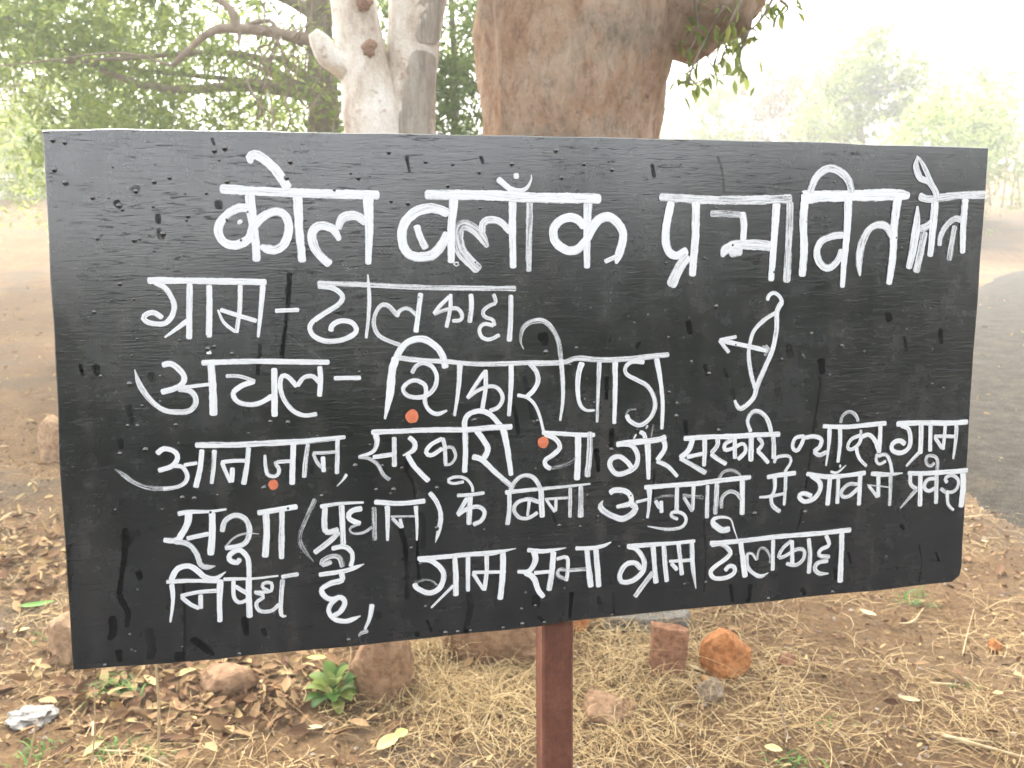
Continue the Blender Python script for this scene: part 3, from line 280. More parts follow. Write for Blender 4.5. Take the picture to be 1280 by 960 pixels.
 'line5': [[97,-486.3,-135.6,6.0,-473.4,-133.9,4.9,-449.4,-134.8,3.7,-429.9,-133.3,2.5],[97,-473.5,-134.2,7.5,-475.9,-148.9,7.5,-485.6,-165.2,7.5],[97,-504.0,-166.3,6.0,-492.2,-168.1,6.0,-482.6,-163.6,6.0],[80,-492.2,-169.0,6.4,-477.0,-172.9,6.4,-467.3,-184.8,6.5,-462.8,-200.2,6.5,-454.3,-203.7,6.5,-445.9,-203.0,0.7],[97,-477.6,-166.4,5.3,-451.5,-162.3,5.4],[95,-446.9,-135.9,7.5,-448.1,-163.8,7.5,-451.0,-189.4,7.6],[88,-436.4,-161.3,6.1,-432.7,-148.0,6.1,-420.2,-141.4,6.1,-408.1,-147.8,6.2,-404.4,-163.1,6.2,-409.3,-176.0,6.2,-420.1,-180.8,6.2,-434.1,-181.3,6.2],[75,-434.1,-180.7,2.4,-423.1,-169.3,2.4,-408.8,-164.7,2.4,-393.4,-166.7,0.7],[97,-394.6,-140.3,6.2,-372.4,-137.9,6.2,-346.3,-135.2,6.3],[95,-384.0,-140.9,7.3,-384.6,-168.3,7.3,-387.4,-196.9,7.4],[90,-365.3,-139.3,6.6,-366.7,-169.5,6.6,-367.9,-200.3,6.7],[55,-324.9,-126.7,6.3,-337.0,-152.5,6.3,-344.9,-173.0,6.3,-341.8,-188.5,6.3,-329.4,-206.7,0.9],[95,-319.5,-136.9,5.6,-295.7,-134.6,4.1,-265.8,-135.1,2.6],[90,-313.2,-138.2,6.7,-314.8,-159.1,6.7,-312.4,-169.8,6.7,-297.6,-167.6,6.8],[95,-293.0,-136.6,6.7,-292.9,-162.5,6.8,-292.7,-187.6,6.8],[85,-296.8,-170.9,6.4,-310.0,-182.5,6.4,-328.7,-195.6,6.4],[95,-267.9,-142.6,6.4,-281.3,-145.0,6.4,-285.2,-153.4,6.4,-276.2,-159.8,6.4,-270.3,-161.8,6.4],[70,-271.6,-162.0,3.8,-283.8,-167.0,3.8,-280.3,-174.0,3.8,-267.3,-173.9,3.8,-256.3,-167.3,3.8],[65,-253.7,-141.6,6.4,-253.6,-163.3,6.5,-253.6,-185.0,6.5],[97,-253.2,-135.3,6.1,-221.4,-139.2,6.1,-188.7,-137.9,6.2],[92,-236.9,-141.1,6.9,-237.0,-162.4,5.2,-237.6,-186.7,3.5],[80,-233.1,-155.3,2.5,-200.9,-157.0,2.5],[85,-231.3,-157.4,4.2,-219.3,-170.5,4.2],[95,-221.3,-158.6,3.8,-218.3,-171.1,3.8],[95,-201.0,-143.4,5.8,-200.1,-164.9,4.1,-200.6,-188.8,2.3],[90,-183.1,-126.9,6.2,-173.8,-141.2,6.2,-169.3,-159.1,6.2,-172.5,-178.6,6.2,-177.1,-193.1,0.8],[88,-148.3,-133.3,4.7,-129.8,-133.4,4.7,-112.1,-132.1,4.7],[88,-127.8,-130.0,3.9,-128.6,-121.7,3.9,-137.2,-111.4,3.9,-150.8,-109.1,3.9,-159.5,-113.1,3.9,-152.8,-117.3,3.9,-138.9,-115.8,3.9],[92,-130.8,-134.3,6.7,-132.0,-151.0,6.7,-133.2,-173.1,6.7],[90,-134.7,-137.0,5.1,-147.7,-158.9,5.1],[90,-148.1,-159.5,5.5,-133.9,-150.9,5.5,-120.2,-149.8,5.5,-112.4,-157.2,5.5,-116.5,-167.9,5.5,-127.9,-173.1,5.5],[88,-85.4,-133.1,6.0,-52.5,-131.7,4.9,-12.0,-130.4,3.9,30.1,-128.4,2.9],[88,-79.5,-131.5,5.6,-79.7,-154.4,5.6,-82.5,-176.6,5.6],[85,-78.5,-130.5,5.6,-70.4,-117.1,5.6,-58.4,-111.8,5.6,-46.4,-116.5,5.6,-37.4,-131.4,5.6],[90,-37.4,-130.0,6.8,-36.8,-149.0,6.9,-35.5,-169.7,6.9],[85,-38.9,-148.9,5.2,-54.6,-143.9,5.2,-68.6,-147.1,5.2,-73.7,-156.7,5.2,-66.8,-167.2,5.2,-54.7,-169.0,5.2,-41.5,-162.4,5.2],[85,-53.0,-145.0,4.0,-55.7,-166.3,4.0],[80,-32.4,-145.3,3.6,0.7,-145.3,3.7],[85,-30.3,-146.4,4.0,-18.6,-163.3,4.1],[85,-17.1,-145.8,4.1,-17.8,-162.7,4.1],[80,2.3,-131.7,5.3,1.9,-172.1,5.3],[80,16.7,-130.5,6.9,16.4,-173.1,7.0],[95,56.6,-143.0,7.0,63.9,-138.9,7.0,80.7,-142.0,7.1,87.1,-150.6,7.1,85.1,-158.7,7.1,66.1,-162.0,4.2],[85,86.8,-159.2,8.4,93.6,-165.8,8.4,85.2,-175.1,8.4,72.5,-178.8,8.3,55.6,-171.2,8.3,44.1,-160.6,8.3,47.6,-151.8,1.0],[92,93.6,-157.1,4.2,111.0,-154.1,4.2],[93,112.5,-138.7,7.1,112.8,-158.3,5.7,110.4,-180.5,4.2],[95,105.1,-137.7,6.3,138.3,-137.1,6.3,181.7,-136.5,6.4,214.6,-134.2,6.5,261.0,-132.2,6.5],[50,119.1,-154.6,4.2,134.1,-151.4,4.2,148.8,-152.3,4.2],[85,121.3,-156.4,5.5,128.3,-168.0,5.5],[95,129.5,-157.3,5.5,130.5,-174.4,5.5],[90,152.3,-139.0,5.9,152.2,-173.7,6.0],[85,154.1,-184.9,4.7,144.2,-179.4,4.7,147.4,-174.0,4.7,160.5,-176.9,4.7,166.1,-186.7,4.7,158.6,-196.3,4.7,139.1,-197.4,4.7,110.5,-191.3,1.3],[60,160.1,-151.9,5.5,191.2,-156.9,5.6],[80,162.3,-154.1,5.1,175.3,-175.2,5.1],[90,176.2,-138.3,5.1,175.3,-173.1,5.1],[90,196.6,-139.5,5.6,196.2,-186.0,5.6],[85,210.7,-136.1,6.5,208.9,-181.6,6.5],[60,212.8,-133.1,5.6,218.8,-123.0,5.6,232.1,-120.5,5.6,245.2,-129.6,5.6],[75,217.7,-173.7,5.2,218.5,-158.6,5.2,228.3,-150.7,5.2,239.5,-153.5,5.2,246.9,-162.8,5.2],[95,248.0,-134.0,6.9,248.6,-160.4,7.0,248.8,-184.8,7.0],[92,284.5,-133.9,6.6,302.2,-131.7,6.6,329.1,-130.0,6.7],[93,296.5,-133.6,6.2,297.0,-150.6,5.3,291.6,-160.5,4.4,273.5,-161.3,3.5],[88,291.6,-160.9,5.7,294.3,-173.9,5.7,306.5,-184.3,5.8],[80,293.9,-161.0,4.4,314.4,-158.0,4.4],[93,313.2,-133.4,5.3,313.1,-153.7,4.7,311.7,-175.4,4.0],[88,294.8,-114.4,4.4,299.1,-106.2,4.4,316.2,-105.4,4.4,320.3,-113.6,4.4,311.2,-128.0,4.4],[95,344.7,-132.0,6.2,376.3,-138.0,6.3,409.2,-137.7,6.3,438.1,-135.6,6.4],[93,351.7,-134.1,6.7,366.1,-146.0,6.7,365.3,-158.9,6.7,356.4,-169.1,6.7,342.5,-171.5,6.7,334.1,-163.5,6.7,342.1,-159.7,6.7,354.4,-164.7,6.7],[97,381.6,-137.2,6.7,380.5,-157.6,6.8,379.0,-179.6,6.8],[95,381.9,-130.8,3.6,392.5,-132.9,3.6,406.3,-123.0,1.4],[85,395.7,-124.0,4.5,398.8,-124.1,4.5],[88,395.1,-138.0,5.9,394.7,-178.4,5.9],[85,426.9,-151.7,5.5,412.1,-150.8,5.5,401.8,-158.9,5.4,402.1,-167.6,5.4,412.8,-168.2,5.5,427.1,-157.8,5.5],[95,429.4,-136.6,6.4,429.2,-160.5,6.4,428.9,-182.8,6.4],[90,446.1,-137.5,6.4,471.5,-140.0,6.4,497.7,-139.5,1.9],[90,458.2,-139.3,6.0,459.7,-172.8,6.0],[80,440.8,-153.6,2.1,477.2,-159.0,2.1],[88,443.3,-154.8,5.0,458.5,-172.8,5.1],[75,478.3,-140.4,6.5,478.5,-186.5,5.1],[95,505.6,-140.1,6.5,537.6,-141.9,6.6,574.9,-141.7,6.6,605.5,-141.1,6.7],[90,510.0,-141.0,6.0,511.3,-156.5,6.1,522.0,-164.2,6.1],[95,526.4,-140.8,7.0,528.5,-190.4,7.1],[75,521.5,-164.2,6.5,495.8,-191.0,2.3],[88,553.4,-150.1,5.6,538.1,-151.4,5.6,533.7,-162.2,5.6,541.5,-168.2,5.6,554.1,-163.4,5.7],[85,553.7,-142.3,6.6,555.0,-188.5,6.6],[75,553.6,-140.1,5.2,554.1,-125.7,5.2,548.7,-117.7,5.1,536.3,-117.1,5.1,535.6,-127.0,5.1,543.2,-131.8,5.2,549.7,-127.3,5.2],[85,572.1,-158.2,5.7,567.9,-150.9,5.7,580.2,-147.1,5.7,590.8,-156.6,5.7,586.5,-169.8,5.7,571.6,-172.3,5.7,561.2,-165.6,5.7],[88,572.7,-169.0,6.2,575.1,-189.3,5.2,585.2,-200.0,4.3],[100,597.5,-142.5,9.0,599.1,-168.3,9.1,596.9,-196.3,9.1]],
 'line6': [[95,-307.3,-191.4,5.6,-292.5,-189.8,5.7,-283.4,-196.7,5.7,-281.8,-206.5,5.7,-284.9,-216.4,5.7],[75,-294.2,-216.3,6.1,-298.4,-203.3,6.0,-309.4,-201.5,6.0,-319.7,-207.5,6.0,-317.1,-211.5,6.0,-307.4,-208.0,6.0],[97,-323.9,-223.6,5.6,-297.1,-221.9,5.7,-280.3,-218.3,5.7,-267.5,-214.1,1.0],[97,-295.7,-223.9,6.5,-295.6,-233.1,6.5,-308.6,-235.5,6.4,-320.8,-242.3,6.4,-318.3,-251.3,6.4,-309.3,-256.9,6.5,-298.1,-255.0,6.5,-292.7,-262.3,6.5,-298.7,-273.6,6.5,-309.0,-278.5,6.5],[95,-301.8,-255.2,6.1,-310.4,-262.7,6.1,-313.1,-272.3,6.1,-306.4,-282.7,6.1,-293.5,-286.8,6.1,-284.1,-285.1,6.1,-273.6,-281.3,1.0],[93,-259.1,-267.2,6.9,-262.4,-284.7,5.2,-269.4,-300.0,3.5],[70,-264.8,-302.4,5.0,-273.3,-304.0,5.0,-277.2,-308.2,1.9],[97,-503.2,-217.9,4.6,-477.5,-218.7,4.7,-441.2,-222.3,4.7],[100,-497.7,-216.5,6.1,-490.5,-203.6,6.1,-478.3,-199.9,6.1,-468.2,-205.4,6.1,-460.0,-214.5,6.1,-448.0,-218.7,6.2,-434.0,-210.9,1.1],[95,-496.9,-220.9,5.7,-496.7,-242.5,4.1,-501.0,-268.9,2.5],[92,-487.8,-236.7,4.7,-467.8,-233.7,4.7,-444.8,-233.7,4.7],[95,-487.0,-237.7,5.0,-477.2,-248.0,5.1,-466.7,-254.6,5.1],[93,-464.5,-236.8,5.4,-465.3,-255.1,5.4],[100,-441.0,-219.8,7.3,-443.1,-247.2,6.4,-443.8,-273.9,5.5],[97,-437.6,-220.1,4.4,-418.2,-221.1,3.7,-400.6,-222.2,2.9,-372.4,-221.0,2.2],[97,-417.2,-195.2,5.8,-420.0,-200.7,5.8,-428.7,-197.2,5.8,-428.3,-189.6,5.8,-416.7,-184.9,5.8,-408.3,-194.9,5.8,-407.0,-206.4,5.9,-407.2,-220.1,5.9],[93,-425.9,-223.0,4.7,-426.2,-242.9,4.8,-420.4,-251.1,4.8,-410.2,-248.5,4.8],[93,-424.3,-229.8,5.1,-409.9,-240.9,5.2],[95,-407.5,-218.8,7.0,-408.6,-244.5,7.0,-408.8,-271.7,7.0],[90,-385.1,-238.8,4.1,-392.1,-234.4,4.1,-390.1,-228.8,4.1,-381.2,-229.5,4.1,-381.6,-239.1,4.1,-390.6,-240.2,4.1,-402.1,-239.3,4.1],[85,-401.2,-239.3,4.8,-390.8,-246.0,4.8,-400.0,-252.9,4.8,-396.9,-263.7,4.8,-382.6,-265.0,4.8,-372.9,-256.8,4.8],[88,-367.6,-225.8,6.3,-370.2,-247.8,5.7,-371.0,-270.9,5.1,-364.8,-273.4,2.2],[90,-369.3,-222.8,5.2,-359.3,-221.7,5.2,-348.0,-220.7,5.2],[95,-200.5,-212.3,5.8,-174.5,-212.7,5.9,-135.4,-211.7,5.9,-101.8,-211.8,6.0,-71.4,-208.5,1.2],[93,-198.6,-213.9,6.2,-184.2,-216.0,6.3,-170.8,-226.9,6.3,-167.1,-239.2,6.3,-173.2,-253.7,6.3,-186.9,-258.6,6.3,-202.2,-250.3,6.3,-204.4,-244.1,6.2],[50,-205.0,-244.1,3.9,-194.3,-241.0,3.9,-182.8,-242.9,3.9,-175.1,-250.2,3.9],[90,-152.6,-211.4,6.7,-151.5,-238.5,6.7,-151.9,-266.0,6.8],[90,-154.6,-251.3,4.8,-169.5,-265.1,3.6,-184.4,-278.8,2.4],[95,-135.0,-211.7,5.5,-135.7,-261.3,5.6],[95,-110.7,-210.6,5.6,-111.0,-237.7,5.6,-114.3,-262.1,5.6],[93,-129.8,-236.2,4.4,-85.1,-238.8,4.4],[93,-128.9,-237.3,4.8,-114.7,-261.1,4.8],[97,-88.8,-210.2,7.2,-89.7,-243.5,7.3,-93.5,-276.1,7.3],[97,-56.7,-211.6,5.7,-33.3,-214.9,5.7,-3.6,-212.6,1.2],[100,-47.5,-213.3,8.1,-45.6,-226.6,7.1,-53.8,-240.2,6.0,-70.0,-240.0,4.9],[100,-59.9,-240.8,7.7,-47.7,-251.0,7.2,-41.7,-267.9,6.7,-34.0,-277.8,6.2],[97,-47.7,-243.2,4.9,-24.2,-243.2,4.9],[95,-21.0,-216.2,7.0,-23.2,-242.7,7.0,-27.4,-269.5,7.0],[88,-17.0,-226.8,5.3,-2.5,-225.8,5.4,-1.5,-242.4,5.4,-3.6,-258.3,5.4],[70,-3.6,-256.6,5.4,-14.9,-249.5,5.4,-12.9,-241.5,5.4,1.6,-243.6,5.4,24.9,-244.0,5.4],[95,8.9,-214.1,5.4,31.4,-215.4,5.4,48.1,-213.5,5.4,59.1,-209.1,1.3],[92,25.1,-216.9,7.0,27.3,-241.9,7.1,30.9,-269.6,7.1],[92,37.7,-216.8,7.1,39.8,-242.9,7.1,42.0,-270.5,7.1],[95,80.9,-216.9,6.7,116.2,-217.0,5.9,148.7,-217.3,5.1,179.8,-216.4,4.3],[93,83.1,-217.1,6.7,94.8,-222.1,6.8,105.7,-237.6,6.8,103.7,-254.2,6.8,88.8,-265.6,6.8,73.8,-265.4,6.8,71.6,-253.7,6.7,80.0,-241.9,6.8,92.9,-240.8,6.8,101.9,-250.3,6.8],[93,118.4,-218.6,6.8,120.9,-245.0,6.8,123.3,-272.0,6.9],[80,118.8,-255.4,6.8,106.0,-271.2,6.8,92.8,-288.5,6.8],[93,133.5,-217.6,6.4,136.1,-246.2,6.4,139.0,-271.2,6.5],[93,155.3,-218.2,6.0,157.8,-239.4,6.0,160.8,-263.4,6.1],[88,141.5,-242.4,4.7,176.5,-243.0,4.8],[90,144.8,-244.8,5.6,154.1,-255.7,5.6],[92,174.6,-217.5,6.0,176.7,-253.6,6.1,181.7,-284.3,1.3],[93,200.8,-221.0,6.5,236.6,-221.5,6.6,281.8,-219.8,6.7,327.8,-218.7,6.7,374.5,-218.8,6.8,417.7,-216.9,6.9],[93,202.7,-223.7,6.1,218.7,-223.8,6.1,231.3,-234.4,6.1,228.1,-242.7,6.1,210.4,-254.1,6.1,202.7,-262.1,6.1,208.5,-271.1,6.1,224.2,-272.4,6.2,237.6,-267.0,6.2,238.5,-258.5,6.2,230.6,-255.7,6.2,224.0,-262.1,6.2],[92,230.6,-202.8,8.3,218.3,-203.6,8.3,205.9,-194.3,8.2,206.8,-187.0,5.6,220.1,-185.7,3.9,231.4,-189.7,2.2,236.2,-202.7,2.2,242.1,-218.5,1.3],[95,246.7,-222.7,7.5,250.7,-246.5,7.5,254.8,-274.2,7.5],[85,256.2,-241.6,4.0,264.1,-240.0,4.0,272.4,-250.8,4.0],[88,256.9,-241.6,5.7,257.8,-257.9,5.8,267.2,-269.4,5.8,278.7,-274.7,5.8,290.6,-270.2,1.1],[65,272.4,-250.8,4.0,275.4,-235.5,4.0,284.5,-235.1,4.0,292.9,-247.6,4.0,292.0,-256.6,4.0],[93,296.3,-223.0,5.3,296.9,-267.9,5.4],[85,324.6,-226.1,5.4,312.1,-236.0,5.4,305.6,-248.6,5.4,314.8,-248.2,5.4,333.1,-239.8,5.4,344.9,-242.8,5.4,343.0,-255.8,5.4,331.5,-262.5,5.4,317.0,-258.8,5.4],[92,325.2,-225.7,6.3,326.8,-260.4,6.3],[85,351.3,-224.8,6.8,354.0,-250.1,6.8,353.1,-276.7,6.8],[90,378.2,-222.3,5.9,383.5,-236.9,5.9,370.7,-242.5,5.9,368.6,-251.2,5.9,385.8,-254.7,6.0],[88,383.1,-260.0,6.0,366.7,-262.0,5.9,362.3,-270.4,5.9,369.6,-277.6,5.9,384.3,-278.8,1.8],[93,403.0,-220.8,7.8,403.1,-253.8,7.8,403.0,-294.1,7.9]],
}
OUTLINE = [[-606.9,309.1],[-526.2,312.3],[-395.8,315.0],[-267.5,315.7],[-152.1,317.0],[52.6,318.5],[262.9,319.8],[465.7,319.6],[612.9,318.8],[609.3,123.5],[604.5,-37.8],[605.2,-252.3],[605.8,-286.5],[602.6,-300.9],[589.5,-309.6],[469.6,-311.7],[171.4,-313.9],[10.6,-315.1],[-44.7,-318.8],[-305.7,-321.6],[-534.1,-321.0],[-612.9,-318.8],[-613.3,-125.2],[-609.8,80.4],[-607.7,233.0]]
WET = [[9.0,-545.6,-149.0,-548.0,-178.2,-553.2,-207.3,-556.4,-231.7,-548.5,-252.3,-551.4,-272.0],[14.0,-544.9,-153.9,-544.1,-170.6],[16.0,-566.6,-255.6,-566.0,-275.6,-571.9,-285.0],[14.0,-561.8,-298.0,-560.9,-314.2],[14.0,-527.1,-274.3,-523.9,-299.8,-528.6,-319.6],[7.0,-484.1,-217.9,-484.5,-263.1,-485.9,-293.4,-489.1,-321.6],[14.0,-499.1,-317.5,-486.2,-318.9],[12.0,-415.5,-269.4,-413.8,-295.3],[12.0,-394.3,-286.8,-390.9,-297.5],[8.0,-479.5,-294.0,-468.6,-300.2,-457.9,-311.5,-452.8,-322.3],[10.0,-535.0,-200.8,-532.1,-213.9],[6.0,-345.7,151.4,-349.0,113.3,-355.0,75.1,-358.9,46.2],[9.0,-348.1,137.2,-348.7,121.0],[6.0,-383.2,66.1,-387.5,27.6],[9.0,-200.8,-151.8,-199.9,-204.2,-198.7,-246.6,-192.8,-259.9],[8.0,-194.7,-152.2,-191.1,-173.4,-193.6,-200.5],[14.0,-221.5,-171.3,-215.9,-192.5,-214.4,-218.9],[5.0,-215.1,-203.1,-214.5,-266.5],[5.0,-211.8,-99.5,-204.1,-115.4,-200.7,-146.6],[5.0,-209.3,-77.1,-211.9,-101.5],[9.0,-135.5,-264.8,-132.6,-284.4,-139.4,-316.4,-136.6,-343.9],[7.0,-204.1,-310.2,-200.3,-326.7],[8.0,-189.3,-295.5,-183.4,-312.2],[8.0,5.0,-274.6,1.7,-318.7],[7.0,-42.4,-303.5,-33.8,-326.5],[12.0,-46.7,-275.6,-42.4,-292.5],[11.0,41.9,-283.3,46.5,-306.1],[6.0,62.3,-279.4,64.8,-324.6],[7.0,192.8,-188.5,196.3,-245.2,194.7,-290.7],[7.0,234.0,-282.6,238.3,-311.8],[7.0,264.4,-285.1,262.7,-313.9,258.0,-321.7],[6.0,360.6,4.7,362.4,-12.1,355.6,-62.4,348.1,-130.0,340.1,-186.8,333.6,-215.2],[14.0,362.2,29.1,365.4,6.8],[7.0,529.7,-246.8,536.3,-271.4,533.1,-313.5],[12.0,343.7,-297.5,349.3,-315.7],[10.0,397.1,-272.4,399.0,-290.3],[6.0,51.9,14.2,52.0,-17.5],[9.0,165.0,85.4,168.7,66.2],[8.0,163.7,-48.8,165.2,-70.6],[10.0,311.8,50.2,316.0,30.3],[14.0,-74.9,-18.1,-69.8,-33.9,-66.8,-60.1],[6.0,-58.9,17.6,-51.7,-13.8,-47.6,-40.0],[12.0,-34.3,73.5,-31.2,56.0],[10.0,92.4,55.2,98.0,51.9],[6.0,59.9,-55.1,59.0,-81.9],[12.0,-490.9,219.0,-490.6,207.2],[7.0,-490.9,202.6,-488.1,188.9],[9.0,-534.8,233.9,-531.0,224.9],[9.0,-424.2,235.1,-422.0,224.1],[9.0,-203.3,290.1,-199.9,271.2],[9.0,-112.7,292.1,-108.8,282.5],[7.0,203.0,298.9,210.2,278.5,213.0,252.8],[10.0,112.2,286.9,115.6,269.8],[12.0,-515.1,250.3,-512.0,243.1],[8.0,-427.2,306.0,-425.0,297.0],[10.0,188.9,26.1,193.8,9.8],[8.0,218.0,19.9,224.1,6.7],[8.0,230.3,-7.7,233.0,-24.2],[6.0,119.9,-112.1,118.1,-155.9],[9.0,415.3,-250.3,421.2,-268.4],[9.0,497.8,-214.7,504.8,-223.5],[9.0,559.8,-261.1,566.0,-276.1],[8.0,490.9,57.4,495.9,34.6],[9.0,532.3,5.2,536.8,-6.5],[8.0,463.9,91.5,467.1,78.0],[8.0,548.4,67.5,552.3,44.7],[8.0,-22.3,-163.4,-18.0,-179.8],[7.0,37.9,-80.9,41.4,-113.3],[9.0,-583.9,47.6,-581.3,33.6],[9.0,-566.8,47.1,-565.9,33.1],[8.0,-609.6,-163.9,-612.3,-222.0],[9.0,-545.8,-41.1,-544.8,-54.5],[9.0,-508.2,36.1,-505.3,23.7],[9.0,-534.8,-0.8,-530.8,-24.7]]
DROPS = [[-562.4,33.0],[-531.8,22.7],[-519.1,-3.3],[-536.2,-26.3],[-525.7,-26.8],[-518.3,-55.8],[-546.8,-59.2],[-483.0,-27.7],[-442.8,61.7],[-435.4,64.4],[-415.8,55.3],[-374.8,-28.4],[-354.2,-30.2],[-480.1,-116.1],[-466.5,-117.9],[-422.8,-330.6],[-577.6,-322.5],[-241.6,-89.7],[-174.7,-174.5],[-149.9,-315.4],[-63.2,-312.6],[-217.8,-94.0],[-250.3,-119.9],[-228.4,-121.2],[-173.7,-122.3],[-151.7,-28.5],[-207.9,-198.4],[-275.1,-87.9],[-191.0,-277.1],[-197.1,-220.2],[-89.6,-359.7],[-289.5,-312.6],[-165.9,-324.7],[-133.0,-314.8],[-64.2,-291.7],[-45.6,-288.9],[-33.7,-313.2],[-12.5,-182.4],[16.1,-185.4],[10.5,51.9],[1.9,30.3],[-30.2,47.7],[-41.2,-41.3],[-46.5,-42.1],[59.0,-84.0],[61.4,-324.3],[196.9,-277.2],[267.9,-184.4],[345.0,-187.1],[204.7,102.9],[346.3,63.7],[302.8,29.6],[196.1,13.0],[120.5,33.3],[139.1,-10.0],[150.7,-25.5],[170.5,29.9],[393.5,46.1],[149.9,-42.8],[211.6,-65.0],[292.1,-316.5],[392.5,-319.5],[-559.2,236.3],[-528.5,223.2],[-512.9,244.0],[-556.8,190.6],[-517.5,188.9],[-486.0,196.2],[-475.8,259.9],[-492.5,255.1],[-531.7,227.6],[-457.8,216.5],[-436.2,243.2],[-425.2,291.6],[-413.5,294.6],[-340.1,280.6],[-412.5,256.4],[-345.4,262.1],[-261.4,263.5],[-224.4,294.3],[-180.1,283.9],[-146.7,281.7],[-114.0,272.7],[-113.5,229.0],[-222.9,236.5],[-202.6,233.9],[-8.5,267.7],[58.1,278.8],[202.1,232.0],[-535.8,138.8],[-565.0,107.0],[-596.9,299.0],[-584.7,296.7],[-597.3,266.6],[-586.6,252.7],[-290.2,248.9],[-72.4,283.2],[-15.7,301.0],[20.9,285.1],[-153.1,255.6],[-385.5,-109.9],[-358.0,-136.6],[-317.2,-124.0],[-105.9,13.9],[-124.1,-36.8]]
DOTS = [[-203.3,-28.4],[-34.9,-68.9],[-374.0,-105.6]]

BO = Vector((0.073, 1.1166, 1.2073))
BM = Matrix(((0.97696, -0.00803, 0.21327), (0.21308, 0.09359, -0.97254), (-0.01215, 0.99558, 0.09314)))
foot = BO + BM @ Vector((-.0118, -1.213, -.03))
sign = empty('sign_board', foot)
tag(sign, 'black hand painted board with white Hindi lettering on a rusty brown post', 'sign')
BMAT = Matrix.Translation(BO-foot) @ BM.to_4x4()
def bpart(name, me, m):
    o = bpy.data.objects.new(name, me); COL.objects.link(o); o.parent = sign; o.matrix_local = BMAT
    if m: me.materials.append(m)
    return o
# panel: outline subdivided, small edge bevel, grid front not needed
ol = [Vector((x/1000, y/1000, 0)) for x, y in OUTLINE]
ctr = sum(ol, Vector())/len(ol); N = len(ol)
dense = []
for i in range(N):
    a, b = ol[i], ol[(i+1) % N]; k = max(1, int((b-a).length/.02))
    for j in range(k):
        p = a.lerp(b, j/k); p = p + Vector((noise.noise(p*14), noise.noise(p*14+Vector((5, 5, 5))), 0))*.0016
        dense.append(p)
N = len(dense); V = []; Fc = []
for z, ins in ((-.0005, .0012), (-.0015, 0), (-.0075, 0), (-.009, .001)):
    for p in dense: q = p+(ctr-p).normalized()*ins; V.append((q.x, q.y, z+.0005))
for r in range(3):
    for k in range(N): k2 = (k+1) % N; Fc.append((r*N+k, (r+1)*N+k, (r+1)*N+k2, r*N+k2))
Fc.append(tuple(reversed(range(N)))); Fc.append(tuple(3*N+k for k in range(N)))
t = NT('black_enamel'); o = t.coord()
grain = t.noise(1, 7, .62, t.coord(scale=(19, 230, 1)), 1.3)
cracks = t.noise(1, 4, .55, t.coord(scale=(26, 230, 1), rot=(0, 0, .04)), 1.6)
vgr = t.noise(1, 5, .6, t.coord(scale=(190, 24, 1), rot=(0, 0, .05)), .5)
wig = t.noise(9, 4, .6, o); big = t.noise(3.2, 5, .6, o); mid = t.noise(26, 6, .7, o); fine = t.noise(400, 3, .7, o)
sx = t.node('SeparateXYZ'); t.l.new(o, sx.inputs[0])
leftm = t.ramp(t.math('ADD', sx.outputs[0], t.math('MULTIPLY', wig, .12)), [(0, 1.), (1, 0.)])
lm = t.math('MULTIPLY_ADD', t.math('ADD', sx.outputs[0], t.math('MULTIPLY', wig, .16)), -9., -3.9, clamp=True)   # brushed upright strip along the left edge
gr = t.math('ADD', t.math('MULTIPLY', grain, t.math('SUBTRACT', 1., lm)), t.math('MULTIPLY', vgr, lm))
ck = t.ramp(t.math('ADD', cracks, t.math('MULTIPLY', big, .45)), [(.84, 0.), (.90, 1.)])
hgt = t.math('ADD', t.math('MULTIPLY', gr, 1.), t.math('ADD', t.math('MULTIPLY', ck, .55), t.math('MULTIPLY', mid, .35)))
base = t.ramp(big, [(.3, (.0035, .0048, .0065)), (.55, (.0065, .0075, .009)), (.75, (.013, .0118, .0115))])
vsm = t.noise(1, 5, .65, t.coord(scale=(30, 3, 1)))
base = t.mix(base, (.052, .044, .039), t.math('MULTIPLY', t.ramp(vsm, [(.46, 0.), (.66, .75)]), t.ramp(mid, [(.35, .2), (.65, 1.)])))
dustl = t.noise(1, 3, .6, t.coord(scale=(22, 420, 1)))
base = t.mix(base, (.16, .15, .14), t.ramp(t.math('MULTIPLY', dustl, t.math('ADD', fine, .45)), [(.60, 0.), (.76, .5)]))
leftm2 = t.ramp(t.math('ADD', t.noise(2.2, 3, .5, o), t.math('MULTIPLY', sx.outputs[1], .55)), [(.40, .12), (.64, 1.)])
rough = t.ramp(t.math('ADD', t.math('MULTIPLY', mid, .5), t.math('MULTIPLY', t.noise(5.5, 4, .6, o), .5)), [(.38, .10), (.62, .36)])
M['black'] = t.done(t.pbr(base, rough, t.math('MULTIPLY_ADD', ck, -.6, 1.), t.bump(hgt, t.math('MULTIPLY_ADD', leftm2, .30, .10), .0012), Coat_Weight=t.math('MULTIPLY_ADD', ck, -.75, 1.), Coat_Roughness=.15, Coat_IOR=1.68))
bpart('panel', mesh('panel', V, Fc), M['black'])

